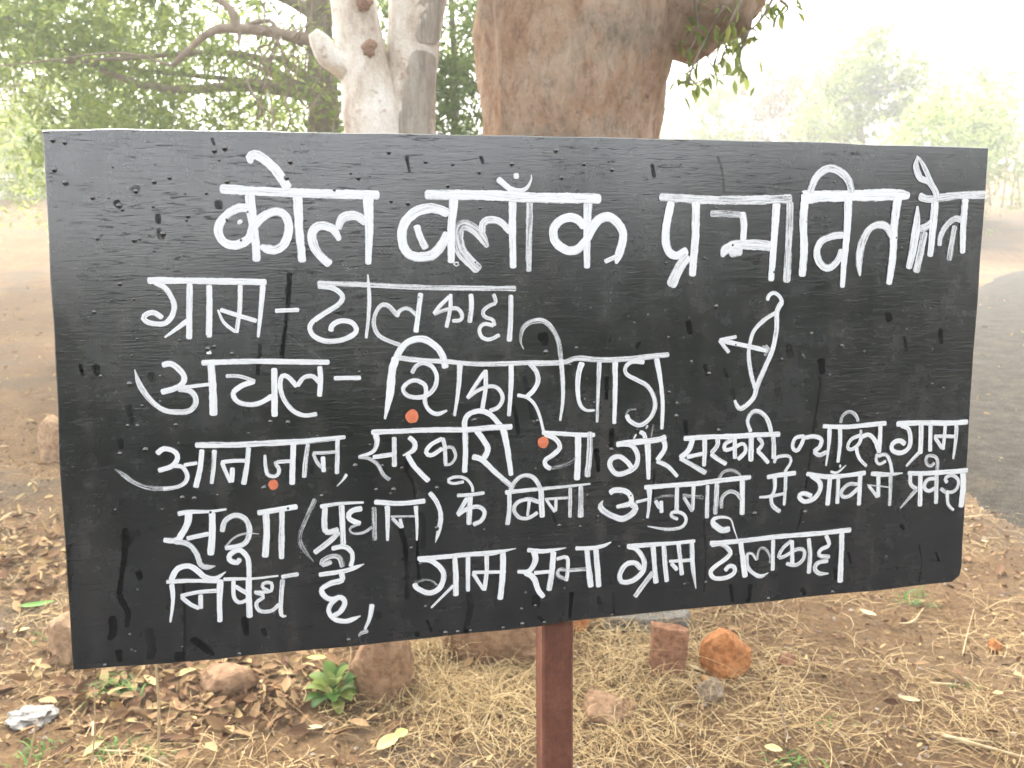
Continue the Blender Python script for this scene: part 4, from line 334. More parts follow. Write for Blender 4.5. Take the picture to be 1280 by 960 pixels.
# rusty post behind the board, leaning with it
t = NT('rusty_steel'); o = t.coord(); n = t.noise(16, 9, .75, t.coord(scale=(1.6, .5, 1.6))); n2 = t.noise(140, 5, .7, o)
col = t.ramp(n, [(.3, (.105, .036, .022)), (.5, (.165, .060, .036)), (.66, (.215, .092, .055)), (.8, (.28, .145, .09))])
col = t.mix(col, t.ramp(n2, [(.3, .6), (.6, 1.1)]), .6, 'MULTIPLY')
M['rust'] = t.done(t.pbr(col, .62, .4, t.bump(n2, .35, .002)))
def boxloft(x0, x1, y0, y1, z0, z1, bev=.003, n=24):
    prof = [(x0+bev, z0), (x1-bev, z0), (x1, z0+bev), (x1, z1-bev), (x1-bev, z1), (x0+bev, z1), (x0, z1-bev), (x0, z0+bev)]
    V = []; Fc = []
    for i in range(n+1):
        y = y0+(y1-y0)*i/n
        for x, z in prof: V.append((x+.0006*noise.noise(Vector((x*9, y*14, z))), y, z+.0006*noise.noise(Vector((x*9, y*14, z+4)))))
    for i in range(n):
        for k in range(8): k2 = (k+1) % 8; Fc.append((i*8+k, i*8+k2, (i+1)*8+k2, (i+1)*8+k))
    Fc.append(tuple(reversed(range(8)))); Fc.append(tuple(n*8+k for k in range(8)))
    return V, Fc
bpart('post', mesh('post', *boxloft(-.0335, .0100, -1.30, .255, -.050, -.010)), M['rust'])

# --- brush strokes
def ribbons(rows, z0, step=4e-5, slots=14, capf=.35, rough=.11, dens=.0032):
    V = []; Fc = []; U = []; W = []; Cv = []; Sd = []
    for si, row in enumerate(rows):
        cov = row[0]/100; p = np.array(row[1:], float).reshape(-1, 3)/1000
        pts = np.array(smoothpath(p, max(4, int(np.linalg.norm(np.diff(p[:, :2], axis=0), axis=1).max()/dens)))) if len(p) > 1 else p
        L = np.concatenate([[0], np.cumsum(np.linalg.norm(np.diff(pts[:, :2], axis=0), axis=1))]); tot = L[-1]
        m = max(6, int(tot/dens)); s = np.linspace(0, tot, m)
        wd0 = p[:, 2].mean()
        s = np.unique(np.concatenate([s, np.linspace(0, min(tot/2, wd0*capf), 4), tot-np.linspace(0, min(tot/2, wd0*capf), 4)]))
        P = np.stack([np.interp(s, L, pts[:, k]) for k in range(3)], 1)
        T = np.gradient(P[:, :2], axis=0); T /= np.linalg.norm(T, axis=1, keepdims=True)+1e-12
        Nn = np.stack([-T[:, 1], T[:, 0]], 1)
        z = z0+step*(si % slots); b = len(V); seed = random.random()
        for i in range(len(s)):
            d = min(s[i], tot-s[i])/max(P[i, 2]*capf, 1e-5)
            cf = 1 if d >= 1 else .45+.55*math.sqrt(max(0, 1-(1-d)**2))
            h = max(P[i, 2]*(.545+.06*noise.noise(Vector((s[i]*38, si*1.7, 0))))*cf, .0004)
            for sg, u in ((1, 0.), (0, .5), (-1, 1.)):
                ro = 1+rough*noise.noise(Vector((P[i, 0]*230, P[i, 1]*230, si*3.1+sg)))
                q = P[i, :2]+Nn[i]*h*sg*ro
                V.append((q[0], q[1], z+step*.8*i/len(s)+(.00012 if sg == 0 else 0))); U.append(u); W.append(s[i]); Cv.append(cov); Sd.append(seed)
        for i in range(len(s)-1):
            for k in (0, 1):
                a = b+i*3+k; Fc.append((a, a+1, a+4, a+3))
    return V, Fc, dict(su=U, sv=W, cov=Cv, seed=Sd)
def stroke_mat(name, col_a, col_b, rough, spec, edge=1.0, streak=1.0, bump=.5):
    t = NT(name)
    g = lambda k: t.node('Attribute', attribute_name=k).outputs['Fac']
    u, v, cov, seed = g('su'), g('sv'), g('cov'), g('seed')
    cx = t.node('CombineXYZ'); t.l.new(t.math('MULTIPLY', u, 9.), cx.inputs[0]); t.l.new(t.math('MULTIPLY', v, 26.), cx.inputs[1]); t.l.new(t.math('MULTIPLY', seed, 91.), cx.inputs[2])
    st = t.math('MULTIPLY_ADD', t.noise(1, 4, .65, cx.outputs[0]), 2.1, -.52)   # bristle streaks along the stroke
    fn = t.noise(330, 4, .7, t.coord()); mid = t.noise(60, 4, .6, t.coord())
    edg = t.math('ABSOLUTE', t.math('SUBTRACT', u, .5))          # 0 middle .. .5 edge
    thick = t.math('ADD', t.math('MULTIPLY', st, .55*streak), t.math('ADD', t.math('MULTIPLY', fn, .28), t.math('MULTIPLY', mid, .17)))
    thick = t.math('SUBTRACT', thick, t.math('MULTIPLY', t.math('MAXIMUM', t.math('SUBTRACT', edg, .40), 0.), 2.2*edge))
    # paint shows where thickness exceeds a threshold set by how loaded the brush was
    thr = t.math('SUBTRACT', .655, t.math('MULTIPLY', t.math('POWER', cov, 1.3), .49))
    al = t.math('MULTIPLY', t.math('SUBTRACT', thick, thr), 4.2, clamp=True)
    al = t.math('MULTIPLY', al, t.math('ADD', .42, t.math('MULTIPLY', cov, .60)), clamp=True)
    col = t.mix(col_a, col_b, t.ramp(st, [(.35, 1.), (.6, 0.)]))
    p = t.pbr(col, rough, spec, t.bump(t.math('ADD', st, t.math('MULTIPLY', fn, .4)), bump, .0015))
    tr = t.node('BsdfTransparent'); mx = t.node('MixShader')
    t.l.new(al, mx.inputs[0]); t.l.new(tr.outputs[0], mx.inputs[1]); t.l.new(p, mx.inputs[2])
    return t.done(mx.outputs[0])
M['white'] = stroke_mat('white_paint', (.92, .92, .91), (.86, .87, .88), .5, .4)
def stroke_part(name, rows, m, z0, label=None, **kw):
    V, Fc, A = ribbons(rows, z0, **kw)
    me = mesh(name, V, Fc, True, A)
    o = bpart(name, me, m)
    if label: o['label'] = label
    return o
stroke_part('lettering', STROKES['head'], M['white'], .0011, 'large thick white heading line across the top')
stroke_part('lettering', STROKES['line2'], M['white'], .0011, 'second white line, thin and short')
stroke_part('lettering', STROKES['line3'], M['white'], .0019, 'third white line with tall arched vowel signs')
stroke_part('lettering', STROKES['line4'], M['white'], .0027, 'fourth white line starting with a comma separated word')
stroke_part('lettering', STROKES['line5'], M['white'], .0011, 'fifth white line with a word in brackets')
stroke_part('lettering', STROKES['line6'], M['white'], .0019, 'lowest white line ending before the right corner')
stroke_part('bow_and_arrow', STROKES['bow'], M['white'], .0011, 'small white drawing of a bow with an arrow pointing left')

# rain: dark wet runs and beads of water
wet_rows = []
for r in WET:
    wd = r[0]; pts = [r[i:i+2] for i in range(1, len(r), 2)]; row = [100]
    wf = random.choice((.5, .75, 1.0))
    for i, (x, y) in enumerate(pts):
        row += [x, y, wd*wf*(1.1 if i == 0 else .7+.4*random.random())]
    wet_rows.append(row)
lowx, lowy = zip(*sorted((x, y) for x, y in OUTLINE if y < -200))
for row in wet_rows:
    for i in range(1, len(row), 3): row[i+1] = max(row[i+1], float(np.interp(row[i], lowx, lowy))+2+row[i+2]*.5)
for row in wet_rows: row[0] = random.choice((66, 76, 86, 94))
for k in range(90):                                            # faint small wet spots
    x = random.uniform(-560, 560); y = random.uniform(-280, 270); l = random.uniform(3, 14); wd = random.uniform(3, 8)
    wet_rows.append([55, x, y, wd, x+random.uniform(-2, 2), y-l, wd*random.uniform(.6, 1.2)])
M['wet'] = stroke_mat('wet_film', (.0035, .0035, .004), (.006, .006, .007), .12, .3, edge=1.6, streak=.8, bump=.15)
o = stroke_part('wet_streaks', wet_rows, M['wet'], .0006, step=2e-5, rough=.35, capf=.5); o['kind'] = 'stuff'
def dome_verts(cx, cy, r, h, z, V, Fc):
    b = len(V); V.append((cx, cy, z+h)); n = 10
    for j in (1, 2, 3):
        a = j/3*math.pi/2
        for k in range(n):
            an = 2*math.pi*k/n; sag = 1.0+.25*max(0, -math.sin(an))
            V.append((cx+r*math.sin(a)*math.cos(an), cy+r*math.sin(a)*math.sin(an)*sag, z+h*math.cos(a)))
    for k in range(n):
        Fc.append((b, b+1+k, b+1+(k+1) % n))
        for j in (0, 1): Fc.append((b+1+j*n+k, b+1+(j+1)*n+k, b+1+(j+1)*n+(k+1) % n, b+1+j*n+(k+1) % n))
V = []; Fc = []
for x, y in DROPS:
    r = random.uniform(.0019, .0035); dome_verts(x/1000, max(y/1000, float(np.interp(x, lowx, lowy))/1000+r*1.6), r, r*.62, .0009, V, Fc)
for k in range(280):
    r = random.uniform(.0006, .0019); x = random.uniform(-560, 580); dome_verts(x/1000, random.uniform(float(np.interp(x, lowx, lowy))/1000+.012, .29), r, r*.6, .0009, V, Fc)
t = NT('water')        # beads lying on black enamel: black with a hard shine
M['water'] = t.done(t.pbr((.004, .0045, .005), .03, 1., None, Coat_Weight=1., Coat_Roughness=.02, Coat_IOR=1.7))
o = bpart('water_drops', mesh('water_drops', V, Fc, True), M['water']); o['kind'] = 'stuff'
M['orange'] = plain_mat('orange_paint', (.62, .15, .07), (.78, .24, .12), 90, .6)
for i, (x, y) in enumerate(DOTS):
    V = []; Fc = []; n = 18; r0 = (.0085, .0075, .0062)[i]
    V.append((x/1000, y/1000, .0046))
    for k in range(n):
        an = 2*math.pi*k/n; rr = r0*(1+.16*noise.noise(Vector((math.cos(an)*1.5, math.sin(an)*1.5, i*3))))
        V.append((x/1000+rr*math.cos(an), y/1000+rr*math.sin(an), .0040))
    Fc = [(0, 1+k, 1+(k+1) % n) for k in range(n)]
    bpart('orange_spot', mesh('orange_spot', V, Fc, True), M['orange'])

# ------------------------------------------------------------------ trees
def leaves(C, size, flat=.35, droop=.3, aspect=.42, var=.35, shade=None, lie=.55):
    """C: (n,3) leaf bases; returns verts, faces, shade per vertex (each leaf: a folded 6-point blade)"""
    n = len(C); th = RNG.uniform(0, 2*np.pi, n); ph = RNG.normal(-droop, lie, n)
    D = np.stack([np.cos(th)*np.cos(ph), np.sin(th)*np.cos(ph), np.sin(ph)], 1)
    up = np.array([0, 0, 1.])+RNG.normal(0, flat, (n, 3))
    S = np.cross(D, up); S /= np.linalg.norm(S, axis=1, keepdims=True)+1e-9
    Nn = np.cross(S, D)
    L = size*RNG.uniform(1-var, 1+var, n)[:, None]; Wd = L*aspect*.5
    v = np.stack([C, C+D*L*.38+S*Wd+Nn*L*.06, C+D*L*.75+S*Wd*.7+Nn*L*.03, C+D*L-Nn*L*.08, C+D*L*.75-S*Wd*.7+Nn*L*.03, C+D*L*.38-S*Wd+Nn*L*.06], 1).reshape(-1, 3)
    base = np.arange(n)[:, None]*6
    f = np.concatenate([base+np.array([[0, 1, 2, 3]]), base+np.array([[0, 3, 4, 5]])], 0)
    sh = RNG.uniform(0, 1, n) if shade is None else shade
    return v, f, np.repeat(sh, 6)
def leafmesh(name, C, size, m, parent=None, **kw):
    v, f, sh = leaves(C, size, **kw)
    me = bpy.data.meshes.new(name); nv, nf = len(v), len(f)
    me.vertices.add(nv); me.vertices.foreach_set('co', v.astype(np.float32).ravel())
    me.loops.add(nf*4); me.loops.foreach_set('vertex_index', f.astype(np.int32).ravel())
    me.polygons.add(nf); me.polygons.foreach_set('loop_start', np.arange(nf, dtype=np.int32)*4)
    a = me.attributes.new('shade', 'FLOAT', 'POINT'); a.data.foreach_set('value', sh.astype(np.float32))
    me.update(calc_edges=True); me.validate()
    return link(name, me, m, parent)
def clump_points(centres, per, spread, tw=3):
    out = []
    for c in centres:                                  # each clump = a few twigs with leaves along them
        k = max(1, int(per/14))
        for _ in range(k):
            d = RNG.normal(0, 1, 3); d[2] -= .15; d /= np.linalg.norm(d)
            s = c+RNG.normal(0, spread*.45, 3); L = spread*RNG.uniform(.5, 1.3)
            tt = RNG.uniform(0, 1, 14)[:, None]
            out.append(s+d*L*tt+RNG.normal(0, spread*.10, (14, 3)))
    return np.concatenate(out)
def limbs(mb, root, centres, r0, frac=.5, wob=.12):
    root = np.array(root)
    for c in centres:
        c = np.array(c); mid = (root+c)/2+RNG.normal(0, wob, 3)*np.linalg.norm(c-root)
        L = smoothpath([root, root*.62+mid*.38+RNG.normal(0, .03, 3), mid, c], 4)
        rr = np.linspace(r0, r0*.18, len(L)); mb.tube(L, rr, 6, .1)

M['bark_dull'] = plain_mat('dull_bark', (.18, .14, .11), (.32, .26, .20), 14, .9, .8)
M['leaf_green'] = leaf_mat('green_leaf', (.05, .14, .008), (.12, .25, .018), (.30, .37, .035), .74)
M['leaf_dark'] = leaf_mat('dark_green_leaf', (.028, .095, .014), (.065, .18, .026), (.14, .24, .045), .55)
M['leaf_hedge'] = leaf_mat('hedge_leaf', (.012, .028, .010), (.022, .045, .014), (.04, .065, .022), .2)
M['leaf_pale'] = leaf_mat('pale_green_leaf', (.10, .17, .03), (.20, .28, .06), (.38, .40, .13), .55)
M['leaf_dry'] = leaf_mat('dry_leaf_bush', (.13, .075, .028), (.22, .125, .05), (.31, .20, .085), .45)

# -- the big brown trunk behind the board
TY = 3.62
prof = [(-.15, .70, .12), (.05, .62, .12), (.3, .50, .11), (.7, .42, .105)]
for py, x0, x1 in ((260, 618, 822), (166, 611, 826), (66, 605, 838), (0, 600, 850)):
    a, b = at(x0, py, TY-.12), at(x1, py, TY-.12); prof.append((a.z, (b.x-a.x)/2*1.02, (a.x+b.x)/2))
zt = prof[-1]
prof += [(zt[0]+.5, zt[1]*1.03, zt[2]+.02), (zt[0]+1.1, zt[1]*.92, zt[2]+.05), (zt[0]+1.8, zt[1]*.62, zt[2]+.12), (zt[0]+2.4, zt[1]*.42, zt[2]+.2)]
pz, pr, pc = np.array(prof).T
V = []; Fc = []; na = 72; zs = np.arange(-.15, prof[-1][0], .045)
for z in zs:
    r = np.interp(z, pz, pr); cx = np.interp(z, pz, pc)
    for k in range(na):
        an = 2*math.pi*k/na; c, s = math.cos(an), math.sin(an)
        flare = max(0, (.75-z)/.75); ro = 1+flare*.22*max(0, math.sin(an*5+.7))
        dd = .05*noise.noise(Vector((c*1.6, s*1.6, z*1.3)))+.035*noise.noise(Vector((c*4, s*4, z*2.6)))+.018*noise.noise(Vector((c*11, s*11, z*7)))+.006*noise.noise(Vector((c*26, s*26, z*20)))
        rr = r*ro+dd; V.append((cx+rr*c, TY+rr*s, z))
for j in range(len(zs)-1):
    for k in range(na): k2 = (k+1) % na; Fc.append((j*na+k, j*na+k2, (j+1)*na+k2, (j+1)*na+k))
Fc.append(tuple((len(zs)-1)*na+k for k in range(na)))
t = NT('brown_bark'); o = t.coord()
n1 = t.noise(2.6, 6, .65, o); n2 = t.noise(5.5, 9, .68, t.coord(scale=(1.3, 1.3, .7)), .6); n3 = t.noise(34, 7, .75, t.coord(scale=(1, 1, .55))); n4 = t.noise(1, 6, .65, t.coord(scale=(9, 9, 2.2)))
col = t.ramp(n2, [(.25, (.28, .165, .10)), (.42, (.53, .335, .215)), (.58, (.63, .47, .345)), (.75, (.72, .60, .47))])
col = t.mix(col, (.33, .29, .23), t.ramp(n1, [(.52, 0.), (.66, .75)]))
col = t.mix(col, (.46, .19, .10), t.ramp(n4, [(.62, 0.), (.72, .6)]))
col = t.mix(col, t.ramp(n3, [(.34, .45), (.52, 1.1)]), .6, 'MULTIPLY')
hh = t.math('ADD', t.math('MULTIPLY', n2, .8), t.math('ADD', t.math('MULTIPLY', n3, .5), t.math('MULTIPLY', n4, .6)))
M['bark_brown'] = t.done(t.pbr(col, .92, .15, t.bump(hh, 1., .07)))
big = empty('big_tree', (.12, TY, 0))
tag(big, 'massive brown trunk with rough scarred bark right behind the board', 'tree')
link('trunk', mesh('trunk', V, Fc, True), M['bark_brown'], big)
mb = MB()      # thick grey limb leaving on the right
p0 = at(775, 40, TY+.05); p1 = at(862, -8, TY+.02); p2 = at(915, -70, TY-.05); p3 = at(1010, -230, TY-.3)
mb.tube(smoothpath([p0, p1, p2, p3], 6), np.interp(np.linspace(0, 1, 19), [0, .35, .7, 1], [.12, .25, .23, .12]), 18, .3)
M['bark_grey'] = stone_mat('grey_bark', (.27, .235, .18), (.50, .44, .34), 9)
mb.build('limb', M['bark_brown'], big)
mb = MB(); tipz = prof[-1][0]
tops = [np.array((.25+math.cos(a)*r, TY+math.sin(a)*r+.5, 5.0+h)) for a, r, h in ((.4, 1.6, .9), (1.5, 1.9, 1.3), (2.6, 1.7, 1.1), (3.6, 1.1, 1.5), (5.2, .9, 1.6), (0, .2, 2.1))]
for c in tops:
    mb.tube(smoothpath([(.22, TY, tipz-.25), (.22*.5+c[0]*.5, TY*.5+c[1]*.5, tipz+.25), c], 6), np.linspace(.17, .05, 13), 8, .2)
mb.build('limb', M['bark_grey'], big)
spread = [np.array(p) for p in ((-1.6, 2.2, 5.3), (.4, 1.2, 5.6), (2.3, 1.9, 5.5), (-2.6, 3.6, 5.8), (3.0, 4.0, 5.9))]  # limbs and their leaf clumps added out of view overhead to dim the ground
for c in spread:
    m_ = np.array((.3, TY, tipz-.1)); L = smoothpath([m_, m_*.5+c*.5+np.array((0, 0, .35)), c], 6)
    mb2 = MB(); mb2.tube(L, np.linspace(.12, .025, len(L)), 8, .2); mb2.build('limb', M['bark_grey'], big)
leafmesh('crown', clump_points([c+RNG.normal(0, .55, 3) for c in tops for _ in range(7)]+[c+RNG.normal(0, 1, 3)*np.array((.75, .75, .4)) for c in spread for _ in range(5)], 100, .5), .11, M['leaf_dark'], big)
# a leafy twig hanging beside the trunk
mb = MB(); tw = [[(905, 8), (884, 45), (868, 78), (862, 104), (885, 98)], [(935, -20), (912, 30), (898, 62), (892, 90)], [(985, -40), (955, 18), (935, 40), (905, 60)], [(868, -10), (872, 40), (858, 70)], [(935, 40), (925, 70), (930, 98)], [(975, 0), (985, 10), (975, 20)]]
pts = []
for tl in tw:
    q = smoothpath([at(x, y, 3.35+.1*random.random()) for x, y in tl], 5); mb.tube(q, np.linspace(.007, .002, len(q)), 5)
    for p in q[2:]:
        for _ in range(4): pts.append(np.array(p)+RNG.normal(0, .028, 3))
hb = mb.build('hanging_branch', M['bark_dull'], big)
hl = leafmesh('leaves', np.array(pts)[::2], .05, M['leaf_green'], None, droop=.9, aspect=.38)
hl.parent = hb; hl.location = (0, 0, 0)
M['scar'] = stone_mat('red_scar_wood', (.33, .19, .13), (.49, .33, .235), 26)
def lump(px, py, Y, rx, rz, depth, m, parent, name='bark_scar', push=.0):
    c = at(px, py, Y); V = []; Fc = []; n = 22; rings = 6; V.append(tuple(c+Vector((0, -depth*.55, 0))))
    for j in range(1, rings+1):
        f = j/rings
        for k in range(n):
            an = 2*math.pi*k/n; ir = 1+.6*noise.noise(Vector((math.cos(an)*1.9, math.sin(an)*1.3, px*.1)))
            y = -depth*(1-f*f)+(depth*.45*(1-f)**2)*1.0+.004*noise.noise(Vector((f*5, an*2, px)))
            V.append((c.x+rx*f*ir*math.cos(an), c.y+y+depth*.6*(f == 1), c.z+rz*f*ir*math.sin(an)))
    for k in range(n):
        Fc.append((0, 1+k, 1+(k+1) % n))
        for j in range(rings-1): a = 1+j*n; Fc.append((a+k, a+n+k, a+n+(k+1) % n, a+(k+1) % n))
    return link(name, mesh(name, V, Fc, True), m, parent)
def trunk_front(px, py):
    p = at(px, py, TY-.3); r = np.interp(p.z, pz, pr); cx = np.interp(p.z, pz, pc); dx = p.x-cx
    return TY-math.sqrt(max(.02, r*r-dx*dx))
for px, py, a, b in ((703, 142, .085, .055), (803, 103, .05, .055), (716, 68, .08, .03)):
    lump(px, py, trunk_front(px, py)+.03, a, b, .014, M['scar'], big)

# -- white barked tree with two stems
WY = 3.3
t = NT('white_bark'); o = t.coord()
n1 = t.noise(5, 6, .65, t.coord(scale=(1.4, 1.4, .6))); n2 = t.noise(28, 7, .7, o); n3 = t.noise(120, 4, .7, o); n5 = t.noise(16, 3, .5, t.coord(scale=(1, 1, 1.6)))
col = t.ramp(n1, [(.36, (.50, .41, .33)), (.48, (.72, .65, .56)), (.60, (.84, .80, .73))])
col = t.mix(col, (.40, .22, .15), t.ramp(n2, [(.57, 0.), (.68, .6)]))
col = t.mix(col, (.33, .27, .20), t.ramp(n5, [(.66, 0.), (.70, .55)]))
col = t.mix(col, t.ramp(n3, [(.3, .75), (.6, 1.08)]), .6, 'MULTIPLY')
M['bark_white'] = t.done(t.pbr(col, .8, .2, t.bump(t.math('ADD', n2, t.math('MULTIPLY', n1, .8)), .7, .014)))
wt = empty('white_tree', (at(480, 166, WY).x, WY, 0))
tag(wt, 'pale white barked tree with two stems and a broken branch stub', 'tree')
base = np.array((at(482, 166, WY).x, WY, -.1))
def stem(pxs, Y, name, top):
    pts = [base, base+np.array((0, 0, .55)), base*.5+np.array(at(pxs[-1][1], 330, Y))*.5+np.array((0, 0, .2))]; rr = [.20, .15, .135]
    for py, cx, wd in reversed(pxs):
        pts.append(np.array(at(cx, py, Y))); rr.append(wd/2/1100*Y*1.06)
    pts += [np.array(q) for q in top]; rr += list(np.linspace(rr[-1], .03, len(top)+1)[1:])
    pa = np.array(pts); z_ = np.arange(pa[0, 2], pa[-1, 2], .05); ker = np.ones(5)/5
    sm = lambda v: np.convolve(np.pad(v, 2, mode='edge'), ker, 'valid')
    q = np.stack([sm(np.interp(z_, pa[:, 2], pa[:, 0])), sm(np.interp(z_, pa[:, 2], pa[:, 1])), z_], 1); r = sm(np.interp(z_, pa[:, 2], rr))
    mb = MB(); mb.tube(q, r, 26, .16); return mb.build(name, M['bark_white'], wt), q, r
_, q1, r1 = stem([(-10, 441, 50), (66, 451, 56), (110, 459, 60), (166, 469, 72)], WY, 'trunk', [(-.75, WY-.05, 2.9), (-.95, WY+.1, 3.7), (-1.3, WY+.3, 4.6)])
_, q2, r2 = stem([(-10, 524, 62), (66, 515, 60), (110, 512, 58), (166, 510, 62)], WY+.06, 'trunk', [(-.30, WY+.1, 2.9), (-.2, WY+.0, 3.7), (.05, WY-.2, 4.5)])
mb = MB()
s0 = at(452, 92, WY); s1 = at(420, 76, WY-.04); s2 = at(403, 55, WY-.06); s3 = at(391, 40, WY-.07)
mb.tube(smoothpath([s0, s1, s2, s3], 5), np.interp(np.linspace(0, 1, 16), [0, .4, .8, 1], [.075, .055, .033, .018]), 14, .45)
mb.build('branch_stub', M['bark_white'], wt)
# bare grey wood where the bark has peeled from the right stem
def shell(name, q, r, rows, m, parent, off=.006):
    """rows: (py, px_left, px_right) outline of the peeled patch; wrapped on the stem's front"""
    V = []; Fc = []; n = 11; rows2 = smoothpath(rows, 5); qz = [p[2] for p in q]
    for py, xa, xb in rows2:
        xa += 5*noise.noise(Vector((py*.11, 3, 1))); xb += 4*noise.noise(Vector((py*.13, 8, 2)))
        for k in range(n):
            x = xa+(xb-xa)*k/(n-1); p = at(x, py, WY-.05); c = np.array([np.interp(p.z, qz, [u[i] for u in q]) for i in range(3)]); rad = np.interp(p.z, qz, r)
            dx = max(-.97*rad, min(.97*rad, p.x-c[0])); e = .5+.5*math.sin(math.pi*k/(n-1))
            y = c[1]-math.sqrt(rad*rad-dx*dx)-off*e-.008*noise.noise(Vector((x*.3, py*.12, 2)))*e
            V.append((c[0]+dx, y, p.z))
    for j in range(len(rows2)-1):
        for k in range(n-1): a = j*n+k; Fc.append((a, a+1, a+n+1, a+n))
    return link(name, mesh(name, V, Fc, True), m, parent)
t = NT('bare_wood'); n1 = t.noise(1, 7, .7, t.coord(scale=(70, 70, 7))); n2 = t.noise(20, 5, .6, t.coord())
col = t.mix(t.ramp(n1, [(.3, (.30, .255, .205)), (.7, (.60, .54, .46))]), (.58, .545, .49), t.ramp(n2, [(.5, 0.), (.7, .7)]))
M['bare'] = t.done(t.pbr(col, .9, .15, t.bump(n1, .9, .02)))
shell('bare_wood', q2, r2, [(168, 496, 539), (140, 500, 541), (115, 503, 541), (100, 508, 542), (88, 508, 543), (76, 511, 544), (66, 515, 541), (62, 520, 530)], M['bare'], wt, .012)
shell('bare_wood', q2, r2, [(52, 521, 545), (40, 522, 548), (20, 518, 549), (4, 516, 551), (-20, 518, 552)], M['bare'], wt, .007)
for px, py, a, b in ((461, 60, .033, .036), (455, 4, .03, .03)):
    p = at(px, py, WY-.05); lump(px, py, WY-.094, a*.8, b*.8, .007, M['scar'], wt)
mb = MB(); tips = [(-1.9, WY+.2, 5.0), (-1.0, WY+.8, 5.3), (-1.5, WY-.6, 4.9), (.3, WY-.8, 5.0), (-.3, WY+.5, 5.4), (.5, WY+.3, 4.9)]
for i, c in enumerate(tips): limbs(mb, (-1.3, WY+.3, 4.5) if i < 3 else (.05, WY-.2, 4.4), [c], .035)
mb.build('limb', M['bark_white'], wt)
leafmesh('crown', clump_points([np.array(c)+RNG.normal(0, .4, 3) for c in tips for _ in range(4)], 80, .4), .09, M['leaf_green'], wt)

# -- generic leafy tree / bush
def leafy(name, label, cat, base, trunk_pts, r0, centres, per, spread, size, leafm, barkm, nl=10, group=None, **kw):
    o = empty(name, base); tag(o, label, cat, group)
    if trunk_pts:
        mb = MB(); q = smoothpath(trunk_pts, 6); mb.tube(q, np.linspace(r0, r0*.35, len(q)), 10, .25); mb.build('trunk', barkm, o)
    mb = MB(); src = [np.array(p) for p in (trunk_pts or [base])]
    pick = RNG.permutation(len(centres))[:nl]
    for i in pick:
        c = np.array(centres[i]); j = min(range(len(src)), key=lambda k: np.linalg.norm(src[k]-c)+(.8 if src[k][2] > c[2] else 0)); limbs(mb, src[j], [c], r0*.38)
    mb.build('limb' if trunk_pts else 'stem', barkm, o)
    leafmesh('crown' if trunk_pts else 'foliage', clump_points(centres, per, spread), size, leafm, o, **kw)
    return o
def ell(c, r, n, hollow=.25):
    out = []
    while len(out) < n:
        p = RNG.uniform(-1, 1, 3); d = np.linalg.norm(p)
        if hollow < d < 1: out.append(np.array(c)+p*np.array(r))
    return out
LY = 8.0
tp = [at(405, 500, LY), at(402, 250, LY), at(405, 120, LY), at(398, 20, LY), at(390, -120, LY), Vector((-2.1, LY, 6.2))]; tp[0].z = -.1
cs = ell((-2.55, LY+.2, 2.75), (1.9, 1.5, 1.9), 150)+ell((-3.6, LY+.3, 2.6), (1.0, 1.0, 1.2), 40)+ell((-3.4, LY+.5, 6.0), (3.4, 2.6, 2.2), 95)  # highest clumps, out of view, added to shade the dirt on the left
lt = leafy('leafy_tree', 'dense green leafy tree with a dull brown trunk left of the white stems', 'tree', (tp[0].x, LY, 0), tp, .17, cs, 250, .34, .066, M['leaf_green'], M['bark_dull'], 14)
mb = MB()     # the crooked bare limb arching to the left
for L, r0, r1 in (([(398, 52), (350, 42), (300, 36), (268, 38), (240, 58), (216, 82)], .042, .02), ([(296, 36), (288, 12), (262, -8)], .035, .02), ([(300, 38), (298, 58)], .02, .008), ([(310, 30), (340, 28), (352, 66)], .02, .007), ([(216, 82), (150, 66), (60, 76), (-20, 84)], .009, .004)):
    q = smoothpath([at(x, y, LY-1.45) for x, y in L], 6); mb.tube(q, np.linspace(r0, r1, len(q)), 8, .3)
mb.build('limb', M['bark_dull'], lt)
mb = MB()     # bare hanging vines and thin twigs
for k in range(26):
    x = random.uniform(300, 430); y = random.uniform(-20, 120); L = [(x, y)]
    for _ in range(4): x += random.uniform(-16, 16); y += random.uniform(5, 35); L.append((x, y))
    q = smoothpath([at(a, b, LY-1.3-.3*random.random()) for a, b in L], 4); mb.tube(q, .007, 4)
mb.build('twig', M['bark_dull'], lt)
# second, darker thicket tree seen between the white stems and the big trunk
cs = ell((-.55, 7.2, 2.0), (.75, .8, 1.9), 60)
leafy('thicket_bush', 'dark green thicket with thin stems between the white stems and the big trunk', 'bush', (-.5, 7.2, 0), [(-.5, 7.2, -.1), (-.55, 7.2, .9), (-.45, 7.25, 2.2), (-.5, 7.2, 3.6)], .045, cs, 300, .28, .06, M['leaf_dark'], M['bark_dull'], 10)
# sparse, pale and backlit tree at the far left
FY = 13
tp = [(-8.6, FY, -.1), (-8.5, FY, 1.5), (-8.3, FY, 3.2), (-8.4, FY, 5)]
cs = ell((-7.6, FY, 3.6), (2.6, 1.8, 2.5), 120, .2)+ell((-8, FY, 6.6), (2.6, 2, 1.6), 50, .2)  # upper group added above the view for the same shading
leafy('sparse_tree', 'loose yellow green tree thinning into the white sky at the left edge', 'tree', (-8.6, FY, 0), tp, .14, cs, 150, .5, .085, M['leaf_pale'], M['bark_dull'], 16)
